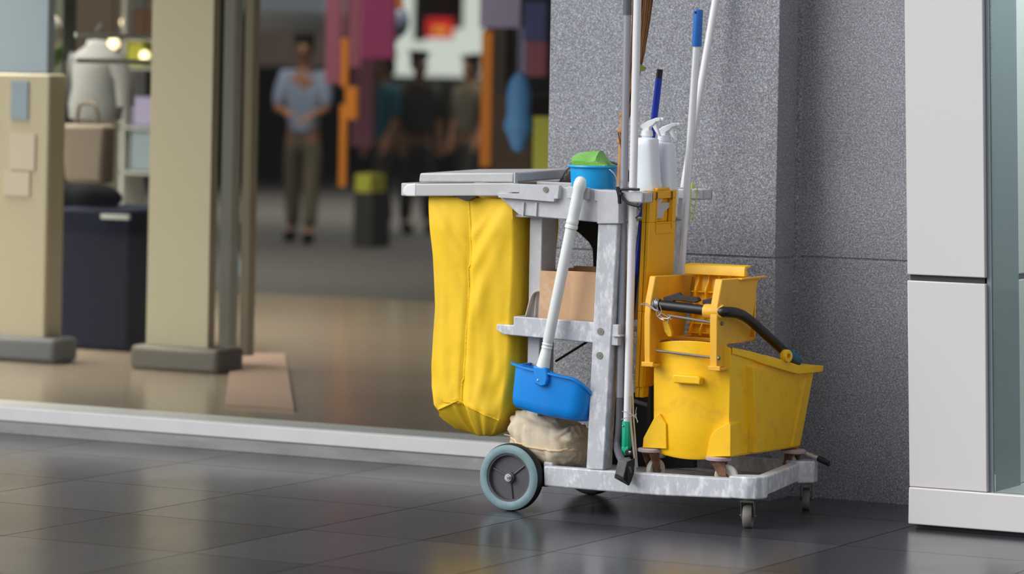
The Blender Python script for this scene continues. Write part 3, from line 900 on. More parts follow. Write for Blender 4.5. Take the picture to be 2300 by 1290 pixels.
def rods():
    root = thing('wire_rods', onY(1425,1060,-.845), 'pair of thin steel rods tied with wire beside the green clamp', 'steel rods')
    MB().tube([onY(1420,852,-.845), onY(1422,930,-.845), onY(1431,1050,-.84)], .0030, 8).build('rod', 'steel', root)
    MB().tube([onY(1415,890,-.85), onY(1417,950,-.85), onY(1428,1062,-.85)], .0032, 8).build('rod', 'steel', root)
    m_ = MB()
    for a in (((1397,924),(1415,929),(1426,936),(1433,948)), ((1396,943),(1408,938),(1424,934),(1430,930)), ((1430,915),(1428,930),(1432,950)), ((1417,928),(1424,938),(1420,932))):
        m_.tube(catmull([onY(x, y, -.852) for x, y in a], 4), .0012, 6)
    m_.build('wire_tie', 'steel', root)
rods()

def twig_broom():
    root = thing('twig_broom', onY(1393,378,-.74), 'brown twig broom with bamboo handle, standing bristles-up behind the poles', 'broom')
    b = MB()
    rnd = random.Random(3)
    for i in range(70):
        a = rnd.uniform(0, 1); dy = rnd.uniform(-.02, .02)
        p0 = onY(1400+a*8, 250+rnd.uniform(-30, 40), -.74+dy*.4)
        p1 = onY(1418+a*28, 120, -.74+dy)
        p2 = onY(1424+a*52, -rnd.uniform(60, 110), -.74+dy*1.3)
        b.tube(catmull([p0, p1+Vector((rnd.uniform(-.004,.004),0,0)), p2], 3), [rnd.uniform(.0016,.0032)]*7, 6)
    br = b.build('bristles', 'twig', root); br['kind'] = 'stuff'
    h = MB()
    pts = [onY(1392,420,-.74), onY(1396,372,-.74), onY(1399,310,-.74), onY(1403,262,-.74), onY(1410,215,-.74)]
    h.tube(pts, [.0115,.0118,.0125,.0125,.011], 12)
    h.build('handle', 'bamboo', root)
    for a, b_, wdt in ((1400,258,.0135),(1398,295,.0145),(1397,318,.0155)):
        p = onY(a, b_, -.74)
        MB().lathe([(wdt*.9,-.006),(wdt,-.003),(wdt,.003),(wdt*.9,.006)], p, (.06,0,1), 14).build('bamboo_node', 'bamboo', root)
    g = MB()
    rg = random.Random(5)
    for k in range(6):
        a = onY(1394+rg.uniform(-6,6), 300+rg.uniform(-10,25), -.757); c = onY(1402+rg.uniform(-8,4), 315+rg.uniform(0,30), -.757)
        g.tube([a, c], .0022, 6)
    g.build('binding', 'twig', root)
twig_broom()
lf = MB()
A = [onY(1437,145,-.79), onY(1452,153,-.79), onY(1446,160,-.79), onY(1436,162,-.79)]
lf.loft([A, [p+Vector((0,.003,.001)) for p in A]])
tag(lf.build('leaf', 'leaf_green', origin=onY(1440,154,-.79)), 'small green leaf caught behind the white pole', 'leaf')

def blue_pole():
    Y = -.655
    root = thing('blue_broom', onY(1402,840,Y), 'dark blue pole with short black tip, leaning behind the spray bottles', 'pole')
    t = onY(1480,176,Y); b = onY(1388,965,Y)
    d = (t-b).normalized()
    MB().tube([b, t], .0102, 16).build('pole', 'pole_blue', root)
    MB().tube([t-d*.002, t+d*.027], .0094, 16).build('tip', 'black_plastic', root)
blue_pole()

def alu_pole():
    Y = -.515
    root = thing('mop_pole', onY(1515,840,Y), 'silver aluminium pole with bright blue end grip, tilted behind the wet-floor sign', 'mop pole')
    t = onY(1565,100,Y); b = onY(1518,800,Y); e = onY(1568.5,22,Y)
    d = (e-t).normalized()
    MB().tube([b, t], .0112, 18).build('pole', 'pole_alu', root)
    g = MB().lathe([(.0142,-.006),(.0148,-.002),(.0140,.06),(.0146,(e-t).length-.006),(.0135,(e-t).length),(.001,(e-t).length+.002)], t, d, 20).build('grip', 'grip_blue', root, smooth=40)
    MB().lathe([(.004,0),(.004,.004)], onY(1562,28,Y-.015), (0,1,0), 12).build('hang_hole', 'black_plastic', g)
alu_pole()

def white_pole():
    root = thing('broom_pole', onY(1455,900,-.40), 'plain white pole leaning to the right against the granite wall', 'pole')
    t = onY(1616,-50,-.205); b = onY(1470,830,-.37)
    MB().tube([b, (b+t)/2+Vector((-.004,0,0)), t], [.0085,.0105,.0118], 16).build('pole', 'pole_white', root)
white_pole()

def floor_tool():
    root = thing('tube_handle', onY(1797,1016,-.36), 'short metal tube with black rubber tip poking out over the cart\'s rear corner', 'tube')
    a, b, e = onY(1770,1003,-.36), onY(1840,1031,-.36), onY(1862,1041,-.36)
    MB().tube([a, b], .0078, 14).build('tube', 'steel', root)
    d = (b-a).normalized()
    q = MB(); q.tube([b-d*.004, b+d*.012, e], [.0092,.0098,.0068], 14); q.tube([b+Vector((0,0,-.004)), e+Vector((.002,0,-.006))], [.006,.005], 8)
    q.build('rubber_tip', 'black_rubber', root)
floor_tool()

# cords
Yc = -.888
ck = MB()
for a, rr in (([(1387,420),(1389,432),(1391,446),(1392,458)], .0052), ([(1389,430),(1396,426),(1412,425),(1436,426)], .0040), ([(1392,434),(1400,446),(1410,456),(1424,461),(1438,463)], .0045), ([(1388,424),(1392,434),(1396,438)], .0075),
              ([(1437,460),(1440,470),(1436,482),(1428,490)], .0026), ([(1432,457),(1433,468),(1437,472)], .002)):
    ck.tube(catmull([onY(x, y, Yc) for x, y in a], 5), rr, 8)
tag(ck.build('tie_cord', 'black_rubber', origin=onY(1392,440,Yc)), 'black cord knotted around the poles at the cart\'s front arm', 'cord')
st = MB()
for a in ([(1566,418),(1565,440),(1563,452),(1558,480),(1552,500)], [(1553,424),(1551,450),(1549,492)]):
    st.tube(catmull([onY(x, y, YB-.03) for x, y in a], 5), .0016, 6)
st.lathe([(.007,0),(.0055,.006),(.002,.018),(.0005,.022)], onY(1555,424,YB-.02), (0,0,1), 12)
tag(st.build('lime_string', 'string_lime', origin=onY(1556,440,YB-.03)), 'lime-green string looped over the cart\'s rear grey arm', 'string')

# ------------------------------------------------------------------ folded wet floor sign
def sign():
    Y0, Y1 = -.785, -.605
    tl, tr, bl, br_ = onY(1444,424,Y0), onY(1462,424,Y0), onY(1424,893,Y0), onY(1446,893,Y0)
    zt, zb = tl.z, bl.z
    root = thing('wet_floor_sign', ((bl.x+br_.x)/2, (Y0+Y1)/2, zb), 'folded yellow plastic floor sign hanging at the cart end, with handle opening', 'sign')
    Yr = Y1
    def panel(off, th, name, hole):
        zc = lambda z: off + tl.x + (bl.x-tl.x)*(zt-z)/(zt-zb)
        b = MB()
        h0, h1, hy0, hy1 = onX(1475,500,tr.x).z, onX(1475,447,tr.x).z, Y0+.045, Y1-.032
        def slab(y0, y1, z0, z1):
            b.hexa([(zc(z0),y0,z0),(zc(z0)+th,y0,z0),(zc(z0)+th,y1,z0),(zc(z0),y1,z0),(zc(z1),y0,z1),(zc(z1)+th,y0,z1),(zc(z1)+th,y1,z1),(zc(z1),y1,z1)])
        slab(Y0, Yr, zt-.36, h0); slab(Y0, hy0, h0, h1); slab(hy1, Yr, h0, h1); slab(Y0, Yr, h1, zt-.006)
        if not hole: slab(hy0, hy1, h0, h1)
        slab(Y0+.05, Yr-.05, zt-.006, zt+.002)
        slab(Y0, Y0+.07, zb+.03, zt-.36); slab(Y0+.004, Y0+.045, zb, zb+.03)
        slab(Y0+.09, Yr, zb+.06, zt-.36)
        o = b.build(name, 'yellow_sign', root, bevel=.002)
        r = MB()
        for k in range(8):
            y = Y0+.008+k*.009
            for z0 in (zb+.035,):
                r.hexa([(zc(z0)+th,y,z0),(zc(z0)+th+.003,y,z0),(zc(z0)+th+.003,y+.003,z0),(zc(z0)+th,y+.003,z0),
                        (zc(zt-.42)+th,y+.012,zt-.42),(zc(zt-.42)+th+.003,y+.012,zt-.42),(zc(zt-.42)+th+.003,y+.015,zt-.42),(zc(zt-.42)+th,y+.015,zt-.42)])
        if hole: r.build('grip_rib', 'yellow_sign', o)
        else: r.bm.free()
        if hole:
            f = MB(); za = zt-.31
            for (ya, yb, z0, z1) in ((hy0-.004,hy1+.004,h0-.004,h0),(hy0-.004,hy0,h0-.028,h1),(hy1,hy1+.004,h0-.02,h1),(hy0,hy1,h0-.034,h0-.030)):
                f.hexa([(zc(z0)+th,ya,z0),(zc(z0)+th+.003,ya,z0),(zc(z0)+th+.003,yb,z0),(zc(z0)+th,yb,z0),(zc(z1)+th,ya,z1),(zc(z1)+th+.003,ya,z1),(zc(z1)+th+.003,yb,z1),(zc(z1)+th,yb,z1)])
            f.build('handle_rim', 'yellow_sign', o, bevel=.001)
            for ya in (Y0+.035, Y1-.042):
                k = MB()
                for dy in (0, .007):
                    k.box(zc(zt-.03)+th-.002, zc(zt-.03)+th+.0025, ya+dy, ya+dy+.002, zt-.034, zt-.010)
                k.build('hinge_slot', 'rust', o)
        return o
    th = (tr.x-tl.x)*.46
    panel(0, th, 'back_panel', False)
    panel((tr.x-tl.x)*.54, th, 'front_panel', True)
    # the grey cart hook showing in the opening
    h = MB()
    X = tr.x-.012
    q = [(onX(a, b, X).y, onX(a, b, X).z) for a, b in ((1473,446),(1481,446),(1481,456),(1505,454),(1505,444),(1514,444),(1513,457),(1497,470),(1490,478),(1487,491),(1473,491))]
    h.prism(q, 'X', X-.003, X+.003)
    h.build('sign_hook', 'grey_plastic', cart, bevel=.001)
sign()

# ------------------------------------------------------------------ mop bucket
Ybf, Ybr = -.80, -.345
mop_root = thing('mop_bucket', (.58, -.57, .108), 'yellow wheeled mop bucket standing on the cart\'s base tray', 'mop bucket')
XL = onY(1469,812,Ybf).x; XR = onY(1642,775,Ybf).x
def bucket():
    zbF = onY(1500,1020,Ybf).z; zbR = onY(1797,1006,Ybr).z
    ztF = onY(1642,775,Ybf).z
    xr_b = onY(1636,1023,Ybf).x; xr_far_b = onY(1797,1005,Ybr).x
    tip = onY(1848,826,Ybr-.02); lowpt = onY(1788,822,Ybr-.13)
    far_t = onY(1830,838,Ybr).x
    # stations along Y: (y, right x bottom, right x top, left x, z top)
    n = 13
    bot, top, rim_o = [], [], []
    stn = [0, .12, .24, .34, .36, .5, .62, .72, .8, .9, 1]
    def zt(t):
        if t < .72: return ztF - .010 + (lowpt.z-ztF+.010)*(t/.72)**1.15
        return lowpt.z+(tip.z-lowpt.z)*(t-.72)/.28
    R = []; Lf = []
    for t in stn:
        y = Ybf+(Ybr-Ybf)*t
        g = (.006 if .3 < t < .35 else 0)
        xb = xr_b+(xr_far_b-xr_b)*t; xt = XR+(far_t-XR)*t
        R.append((y, xb-g*.6+.004*math.sin(math.pi*t), xt-g+.006*math.sin(math.pi*t), zt(t)))
        Lf.append((y, XL+.004, XL-.002, zt(t)))
    # front curve
    front = []
    for k in range(1, 10):
        u = k/10
        front.append((XL+(XR-XL)*u, Ybf-.030*math.sin(math.pi*u), ztF-.002+.012*math.sin(math.pi*u)-.006*(1-u)))
    def ring(f, zoff=0, inset=0):      # f 0 bottom .. 1 top
        pts = []
        for x, y, z in front:
            yb = y+.012*(1-f)
            zb_ = zbF-.012*math.sin(math.pi*(x-XL)/(XR-XL))
            pts.append((x-(.003*(1-f)), yb+inset, zb_+(z-zb_)*f+zoff))
        for y, xb, xt, z in R:
            zb_ = zbF+(zbR-zbF)*(y-Ybf)/(Ybr-Ybf)
            pts.append((xb+(xt-xb)*f-inset, y+(inset if y < -.7 else 0)-(inset if y > Ybr-.01 else 0)+.0*f, zb_+(z-zb_)*f+zoff))
        for k in (.75, .5, .25):
            y, xb, xt, z = R[-1]; x0 = XL+.004
            xx = x0+((xb+(xt-xb)*f)-x0)*k
            zb_ = zbR
            pts.append((xx, Ybr+(.035*f+.0)*math.sin(math.pi*k)-inset, zb_+(z-zb_)*f+zoff))
        for y, xb, xt, z in Lf[::-1]:
            zb_ = zbF+(zbR-zbF)*(y-Ybf)/(Ybr-Ybf)
            pts.append((xb+(xt-xb)*f+inset, y+(inset if y < -.7 else 0)-(inset if y > Ybr-.01 else 0), zb_+(z-zb_)*f+zoff))
        return pts
    b = MB()
    b.loft([ring(0, 0, .02), ring(0,.002,.004), ring(.03), ring(.3), ring(.6), ring(.85), ring(1), ring(1,0,.007), ring(.5,0,.010), ring(.03,0,.012)], cap0=True, cap1=True)
    # feet that flare over the front casters
    for px in ([(1470,937),(1480,930),(1496,952),(1497,1009),(1443,1006),(1445,984)], [(1637,949),(1641,955),(1641,1026),(1586,1027),(1594,985),(1604,968)]):
        b.prism(xz(px, Ybf-.016), 'Y', Ybf-.016, Ybf+.06)
    # raised wedge rib down the right side
    def sp(t, f, o):
        y = Ybf+(Ybr-Ybf)*t; xb = xr_b+(xr_far_b-xr_b)*t; xt = XR+(far_t-XR)*t
        zb_ = zbF+(zbR-zbF)*t
        return Vector((xb+(xt-xb)*f+.004*math.sin(math.pi*t)+o, y, zb_+(zt(t)-zb_)*f))
    for (t0, t1, t2, t3, o) in ((.17,.46,.27,.44,.020),(.86,.985,.84,.975,.008)):
        A = [sp(t0,.86,-.004), sp(t1,.86,-.004), sp(t3,.03,-.004), sp(t2,.03,-.004)]
        Bq = [sp(t0+.02,.86,o), sp(t1-.01,.86,o*.4), sp(t3-.01,.03,o*.4), sp(t2+.01,.03,o)]
        b.loft([A, Bq])
    body = b.build('bucket_body', 'yellow_plastic', mop_root, bevel=.003, smooth=40)
    # rim band
    rm = MB()
    o_ = ring(1); i0 = len(front)
    seg_idx = list(range(i0, i0+len(R)+3))
    A, Bv, Cv, Dv = [], [], [], []
    cx0, cy0 = (XL+XR)/2, (Ybf+Ybr)/2
    for i in seg_idx:
        x, y, z = o_[i]
        k = (i-i0)/(len(R)-1)
        ov = .004+.016*min(1, k*1.3)
        dx, dy = (ov, 0) if i < i0+len(R)-1 else (ov*.9 if i == i0+len(R)-1 else 0, ov*1.2)
        h = .016+.010*math.sin(math.pi*min(1, k))
        A.append((x-.004, y, z+.002)); Bv.append((x+dx, y+dy, z+.002)); Cv.append((x+dx*.9, y+dy, z-h)); Dv.append((x-.002, y, z-h))
    rm.loft([A, Bv, Cv, Dv, A], False, False, closed=False)
    rm.build('rim', 'yellow_plastic', body, smooth=40, bevel=.0015)
    # moulded grip on the front
    q = xz([(1509,846),(1513,841),(1565,845),(1573,850),(1572,866),(1565,864),(1512,861)], Ybf-.047)
    MB().prism(q, 'Y', Ybf-.047, Ybf-.022).build('front_grip', 'yellow_plastic', body, bevel=.005, seg=3)
    # roller on the far rim
    p = onX(1766,800,far_t-.01)
    rr_ = MB().lathe([(.008,-.010),(.017,-.010),(.019,-.007),(.019,.007),(.017,.010),(.008,.010),(.008,-.010)], p, (1,-.3,0), 28)
    rr_.build('rim_roller', 'yellow_plastic', body, smooth=40)
    return xr_b, zbF
xr_b, zbF = bucket()
def bucket_caster(px, py, Y, yaw, disc=True):
    p = onY(px, py, Y)
    zt_ = p.z; zf = .108
    R = .034
    f = caster_local = MB()
    x, y = p.x, Y
    rot = Matrix.Rotation(yaw, 3, 'Z')
    def T(q): return Vector((x,y,0))+rot @ Vector(q)
    if disc:
        d = MB().lathe([(.001,zt_-.002),(.034,zt_-.002),(.038,zt_-.005),(.037,zt_-.012),(.030,zt_-.014),(.001,zt_-.014)], (x,y,0), (0,0,1), 28)
        dd = d.build('caster_bumper', 'bumper_pink', mop_root, smooth=45)
    zc = zf+R; w2 = .013
    for sgn in (-1, 1):
        q = [(-.022,zt_-.012),(.022,zt_-.012),(.026,zc+.010),(.026,zc-.010),(.012,zc-.010),(-.012,zt_-.03)]
        f.loft([[T((sgn*w2, a, b)) for a, b in q], [T((sgn*(w2+.003), a, b)) for a, b in q]])
    f.loft([[T((-w2-.003,-.022,zt_-.012)),T((w2+.003,-.022,zt_-.012)),T((w2+.003,.022,zt_-.012)),T((-w2-.003,.022,zt_-.012))],
            [T((-w2-.003,-.022,zt_-.017)),T((w2+.003,-.022,zt_-.017)),T((w2+.003,.022,zt_-.017)),T((-w2-.003,.022,zt_-.017))]])
    f.tube([T((-w2-.006,.024,zc)), T((w2+.006,.024,zc))], .0045, 8)
    fo = f.build('caster_fork', 'rust', mop_root, smooth=40)
    ax = rot @ Vector((1,0,0))
    MB().lathe([(R*.62,-.008),(R*.93,-.008),(R,-.005),(R,.005),(R*.93,.008),(R*.62,.008),(R*.5,.004),(R*.2,.004),(R*.2,-.004),(R*.5,-.004),(R*.62,-.008)], T((0,.024,zc)), ax, 36).build('caster_wheel', 'caster_pale', fo, smooth=45)
bucket_caster(1461,1005,Ybf+.005,math.radians(-18))
bucket_caster(1614,1024,Ybf+.005,math.radians(-78))
bucket_caster(1782,1008,Ybr-.03,math.radians(60))
bucket_caster(1600,985,Ybr-.03,math.radians(20))

# ------------------------------------------------------------------ mop wringer
def wringer():
    root = thing('mop_wringer', (.57, -.72, onY(1600,800,-.84).z), 'yellow mop wringer with black side lever, clamped on the mop bucket', 'wringer')
    Yw = -.848
    def plate(name, xo, x_th, px, Xref):
        q = [(onX(a, b, Xref).y, onX(a, b, Xref).z) for a, b in px]
        return MB().prism(q, 'X', Xref-x_th, Xref).build(name, 'yellow_worn', root, bevel=.003)
    # right plate: outer face outline as seen
    XRw = onY(1612,830,Yw).x
    PR = [(1623,628),(1712,623),(1703,632),(1684,764),(1669,771),(1634,774),(1634,800),(1632,826),(1611,826),(1611,720),(1613,686)]
    plate('side_plate', 0, .024, PR, XRw)
    XLw = onY(1462,806,Yw).x
    dX = XRw-XLw
    # left plate: the same outline moved across
    q = [(onX(a, b, XRw).y, onX(a, b, XRw).z) for a, b in PR]
    MB().prism(q, 'X', XLw-.020, XLw).build('side_plate', 'yellow_worn', root, bevel=.003)
    ytop = onX(1712,623,XRw).y
    # flange on the right plate's top rear
    f = MB(); a, b = onX(1660,626,XRw), onX(1714,622,XRw)
    f.box(XRw-.004, XRw+.010, a.y, b.y+.004, b.z-.002, b.z+.003); f.build('top_flange', 'yellow_worn', root, bevel=.001)
    # lower hooks over the bucket rim
    for X in (XLw, XRw):
        h = MB(); p = onX(1620,829,XRw)
        h.box(X-.026, X+.012, Yw-.006, Yw+.055, p.z-.004, p.z+.004)
        h.box(X-.026, X+.012, Yw-.010, Yw-.003, p.z-.004, p.z+.010)
        h.build('hook', 'yellow_worn', root, bevel=.002)
    # basket walls behind
    zlo = onX(1669,771,XRw).z; ztp = onX(1700,624,XRw).z
    bk = MB()
    bk.box(XLw-.010, XRw-.012, ytop-.022, ytop-.012, zlo, ztp)
    bk.box(XLw-.010, XRw-.012, -.70, ytop-.015, zlo, zlo+.010)
    bk.build('basket_wall', 'yellow_worn', root, bevel=.002)
    # press plate with ribs and a lip
    Yp = -.655
    tl, tr = onY(1546,600,Yp), onY(1682,616,Yp)
    zb = onY(1560,752,Yp).z
    x0, x1 = tl.x+.002, XRw-.026
    pp = MB()
    zt_ = onY(1600,607,Yp).z
    pp.hexa([(x0,Yp,zb),(x1,Yp,zb),(x1,Yp+.008,zb),(x0,Yp+.008,zb),(x0+.012,Yp+.03,zt_),(x1+.012,Yp+.03,zt_),(x1+.012,Yp+.038,zt_),(x0+.012,Yp+.038,zt_)])
    pl = pp.build('press_plate', 'yellow_plastic', root, bevel=.001)
    def yy(z): return Yp+.03*(z-zb)/(zt_-zb)
    def xo(z): return .012*(z-zb)/(zt_-zb)
    n = 5
    for k in range(n):
        x = x0+.016+(x1-x0-.03)*k/(n-1)
        r = MB(); steps = 16; A = []; Bq = []
        for i in range(steps+1):
            z = zb+(zt_-.006-zb)*i/steps
            d = .020+.007*math.sin(i*1.25)
            A.append(Vector((x+xo(z), yy(z)-d, z))); Bq.append(Vector((x+xo(z), yy(z)+.001, z)))
        ring = []
        for a_, b_ in zip(A, Bq):
            ring.append([a_+Vector((-.002,0,0)), a_+Vector((.002,0,0)), b_+Vector((.002,0,0)), b_+Vector((-.002,0,0))])
        r.loft(ring); r.build('vertical_rib', 'yellow_plastic', pl, smooth=50)
    for fz in (.04, .18, .36, .66):
        z = zb+(zt_-zb)*fz
        MB().box(x0+xo(z), x1+xo(z), yy(z)-.016, yy(z)+.002, z-.0018, z+.0018).build('cross_rib', 'yellow_plastic', pl)
    # rolled lip on top
    a, b = onY(1545,588,Yp+.02), onY(1682,602,Yp+.02)
    lp = MB(); zl = (a.z+b.z)/2
    xs0, xs1 = a.x+.004, b.x+.001
    prof = [(Yp-.012,zl-.030),(Yp-.010,zl-.006),(Yp-.006,zl),(Yp+.034,zl+.002),(Yp+.034,zl-.004),(Yp+.004,zl-.008),(Yp+.002,zl-.030)]
    lp.prism(prof, 'X', xs0, xs1); lp.build('press_lip', 'yellow_plastic', pl, bevel=.002)
    # black roller shaft, collar and lever
    Ys = -.835
    a, b = onY(1476,684,Ys), onY(1585,697,Ys)
    zs = (a.z+b.z)/2
    MB().tube([(XLw-.004,Ys,a.z),(XRw-.02,Ys,b.z-.002)], .0148, 20).build('roller', 'black_plastic', root)
    MB().lathe([(.0205,-.050),(.0215,-.044),(.0215,.006),(.020,.010)], (XRw,Ys,b.z-.003), (1,0,0), 28).build('collar', 'yellow_worn', root, smooth=40)
    Xv = XRw+.030
    P = [Vector((XRw-.01,Ys,b.z-.003)), onX(1628,701,XRw+.016), onX(1656,704,Xv), onX(1682,718,Xv+.004), onX(1716,748,Xv+.006), onX(1764,792,Xv+.006)]
    pts = catmull(P, 6)
    lev = MB().tube(pts, [.0150]*8+[.0152]*8+[.0145]*(len(pts)-16), 18).build('lever', 'black_plastic', root, smooth=50)
    e0, e1 = onX(1769,793,Xv+.006), onX(1790,812,Xv+.006)
    MB().tube([e0, e1, e1+(e1-e0)*.12], [.0165,.0165,.010], 18).build('lever_grip', 'teal_grip', lev, smooth=50)
    # dark bracket on the shaft
    br_ = MB()
    br_.prism(xz([(1490,690),(1490,668),(1523,657),(1530,664),(1566,668),(1571,676),(1560,681),(1528,676),(1513,676),(1508,686),(1496,688)], Ys+.012), 'Y', Ys+.012, Ys+.03)
    br_.prism(xz([(1577,683),(1577,674),(1607,667),(1606,684),(1590,686)], Ys+.02), 'Y', Ys+.02, Ys+.03)
    br_.build('shaft_bracket', mat('bracket_brown', rgb(44,34,30), 0.6), root, bevel=.002)
    # steel rods
    MB().tube([onY(1500,709,Ys-.008), onY(1600,725,Ys-.004)], .0042, 10).build('rod', 'dull_steel', root)
    MB().tube([onY(1474,788,Yw+.012), onY(1604,804,Yw+.012)], .0038, 10).build('rod', 'dull_steel', root)
    for a_, b_ in ((1620,727),(1613,805)):
        p = onX(a_, b_, XRw)
        MB().lathe([(.006,0),(.006,.004),(.004,.006)], p, (1,0,0), 8).build('rod_nut', 'dull_steel', root)
    # curved stop inside the left plate
    st_ = MB()
    q = xz([(1487,722),(1500,721),(1508,745),(1509,757),(1500,757),(1492,745)], Ys+.02)
    st_.prism(q, 'Y', Ys+.02, Ys+.035); st_.build('stop', 'yellow_plastic', root, bevel=.002)
    # wire wound round the left end of the shaft
    wr = MB(); pts = []
    xa = onY(1470,684,Ys).x
    for i in range(90):
        t = i/89; an = t*2*math.pi*5
        pts.append((xa+.020*t, Ys+.0175*math.cos(an), a.z+.0175*math.sin(an)-.002*math.sin(an*.3)))
    wr.tube(pts, .0014, 6)
    for seq in ([(1442,682),(1450,681),(1462,688),(1478,700),(1500,712),(1508,718)], [(1443,681),(1441,684),(1452,686),(1470,696),(1494,708)],
                [(1478,690),(1474,705),(1482,716),(1492,720)], [(1482,686),(1486,702),(1478,712),(1490,718)], [(1500,720),(1503,714),(1500,728)], [(1476,694),(1484,712),(1498,716),(1506,712)]):
        wr.tube(catmull([onY(x, y, Ys-.02) for x, y in seq], 5), .0014, 6)
    wr.build('wire_tie', 'steel', root)
wringer()

# ------------------------------------------------------------------ shop interior behind the glass
ZI = 0.09
mat('marble_beige', rgb(146,132,115), 0.2, c2=rgb(132,118,102), scale=1.5, amt=0.6)
mat('carpet_dark', rgb(56,54,54), 0.7, c2=rgb(46,44,44), scale=3, amt=0.6)
mat('wall_brown', rgb(66,58,52), 0.8)
mat('ceiling_dark', rgb(120,116,110), 0.9)
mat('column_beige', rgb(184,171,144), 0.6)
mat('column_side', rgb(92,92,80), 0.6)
mat('base_stone', rgb(96,88,78), 0.5)
mat('frame_metal', rgb(186,190,186), 0.4)
mat('frame_beige', rgb(190,178,152), 0.5)
mat('navy', rgb(20,23,42), 0.7, spec=0.1)
mat('cloth_black', rgb(12,13,17), 0.9, spec=0.1)
mat('cloth_grey', rgb(132,134,134), 0.9)
mat('cloth_pale', rgb(188,184,176), 0.9)
mat('cloth_tan', rgb(122,110,98), 0.9)
mat('cloth_bluegrey', rgb(134,150,160), 0.9)
mat('cloth_teal', rgb(24,84,104), 0.9)
mat('cloth_lightblue', rgb(132,144,172), 0.9)
mat('cloth_khaki', rgb(92,84,70), 0.9)
mat('cloth_dark', rgb(50,46,44), 0.9)
mat('skin', rgb(150,104,80), 0.6)
mat('hair_dark', rgb(24,20,18), 0.7)
mat('banner_magenta', rgb(146,46,100), 0.7)
mat('banner_orange', rgb(226,134,26), 0.6)
mat('banner_mauve', rgb(160,88,112), 0.7)
mat('sign_red', rgb(224,50,52), 0.5, emit=0.45)
mat('sign_amber', rgb(244,170,60), 0.5, emit=0.45)
mat('lime', rgb(186,186,60), 0.6)
mat('green_deep', rgb(76,110,52), 0.6)
mat('banner_violet', rgb(160,154,192), 0.7)
mat('banner_navy', rgb(74,86,152), 0.7)
mat('balloon_blue', rgb(70,136,204), 0.45)
mat('balloon_grey', rgb(132,148,178), 0.4)
mat('balloon_white', rgb(178,174,166), 0.4)
mat('wood_brown', rgb(84,58,34), 0.6)
mat('board_blue', rgb(138,152,166), 0.6)
mat('paper_pale', rgb(196,180,164), 0.8)
mat('reflection_coral', rgb(148,122,106), 0.9)
mat('lamp_warm', (1.0, 0.80, 0.46, 1), 0.5, emit=1.6)
mat('window_lit', (0.92, 0.95, 0.86, 1), 0.5, emit=0.5)

yfar = onZ(760,668,ZI).y
struct(MB().box(-24, .2, .22, yfar, .0, ZI).build('floor_shop', 'marble_beige'))
struct(MB().box(-24, .2, yfar, 25, .0, ZI).build('floor_carpet', 'carpet_dark'))
struct(MB().box(-24, .2, 25, 25.2, 0, 3.6).build('wall_back', 'wall_brown'))
struct(MB().box(.2, .4, .8, 25.2, 0, 3.6).build('wall_side', 'wall_brown'))
struct(MB().box(-24.2, -24, 0, 25.2, 0, 3.6).build('wall_left', 'wall_brown'))
struct(MB().box(-24, .4, .25, 25.2, 3.5, 3.6).build('ceiling', 'ceiling_dark'))
# unseen area lights added under the ceiling to brighten the shop
for lx, ly, sz, e in ((-5.5, 2.2, 3, 290), (-7, 8, 4, 110), (-10, 15.5, 7, 260)):
    L_ = bpy.data.lights.new('shop_fill_light', 'AREA'); L_.shape = 'SQUARE'; L_.size = sz; L_.energy = e; L_.spread = math.radians(110); L_.color = (1.0, .92, .80)
    lo_ = bpy.data.objects.new('shop_fill_light', L_); COL.objects.link(lo_); lo_.location = (lx, ly, 3.46)

def ib(px, Y, th, mt, name=None, parent=None, ztop=None, **k):
    x0, y0, x1, y1 = px
    ym, xm = (y0+y1)/2, (x0+x1)/2
    X0, X1 = onY(x0, ym, Y).x, onY(x1, ym, Y).x
    Z1, Z0 = onY(xm, y0, Y).z, onY(xm, y1, Y).z
    b = MB().box(X0, X1, Y, Y+th, Z0, ztop or Z1)
    return b.build(name, mt, parent, origin=None if parent else ((X0+X1)/2, Y+th/2, Z0), **k)

# promotion board on the far left
Yb_ = onZ(40,812,ZI).y
bd = thing('display_board', onY(40,812,Yb_), 'beige display board with pale sheets at the left edge behind the glass', 'board')
ib((-70,165,106,760), Yb_, .12, 'column_beige', 'panel', bd, bevel=.01)
ib((-75,756,122,812), Yb_-.04, .17, mat('board_base', rgb(98,98,100), .6), 'base', bd, bevel=.02)
for px, mt in (((24,182,62,268),'board_blue'), ((22,300,78,382),'paper_pale'), ((8,385,66,440),'paper_pale')):
    ib(px, Yb_-.006, .006, mt, 'poster_sheet', bd)
tag(ib((-70,-80,108,163), Yb_+.3, .05, 'board_blue', 'hanging_banner'), 'large blue-grey hanging banner at top left inside the shop', 'banner')
tag(ib((113,-60,136,790), Yb_+1.2, .10, mat('post_green', rgb(64,66,52), .6), 'shop_post', ztop=3.49), 'slim dark olive post right of the beige display board', 'post')

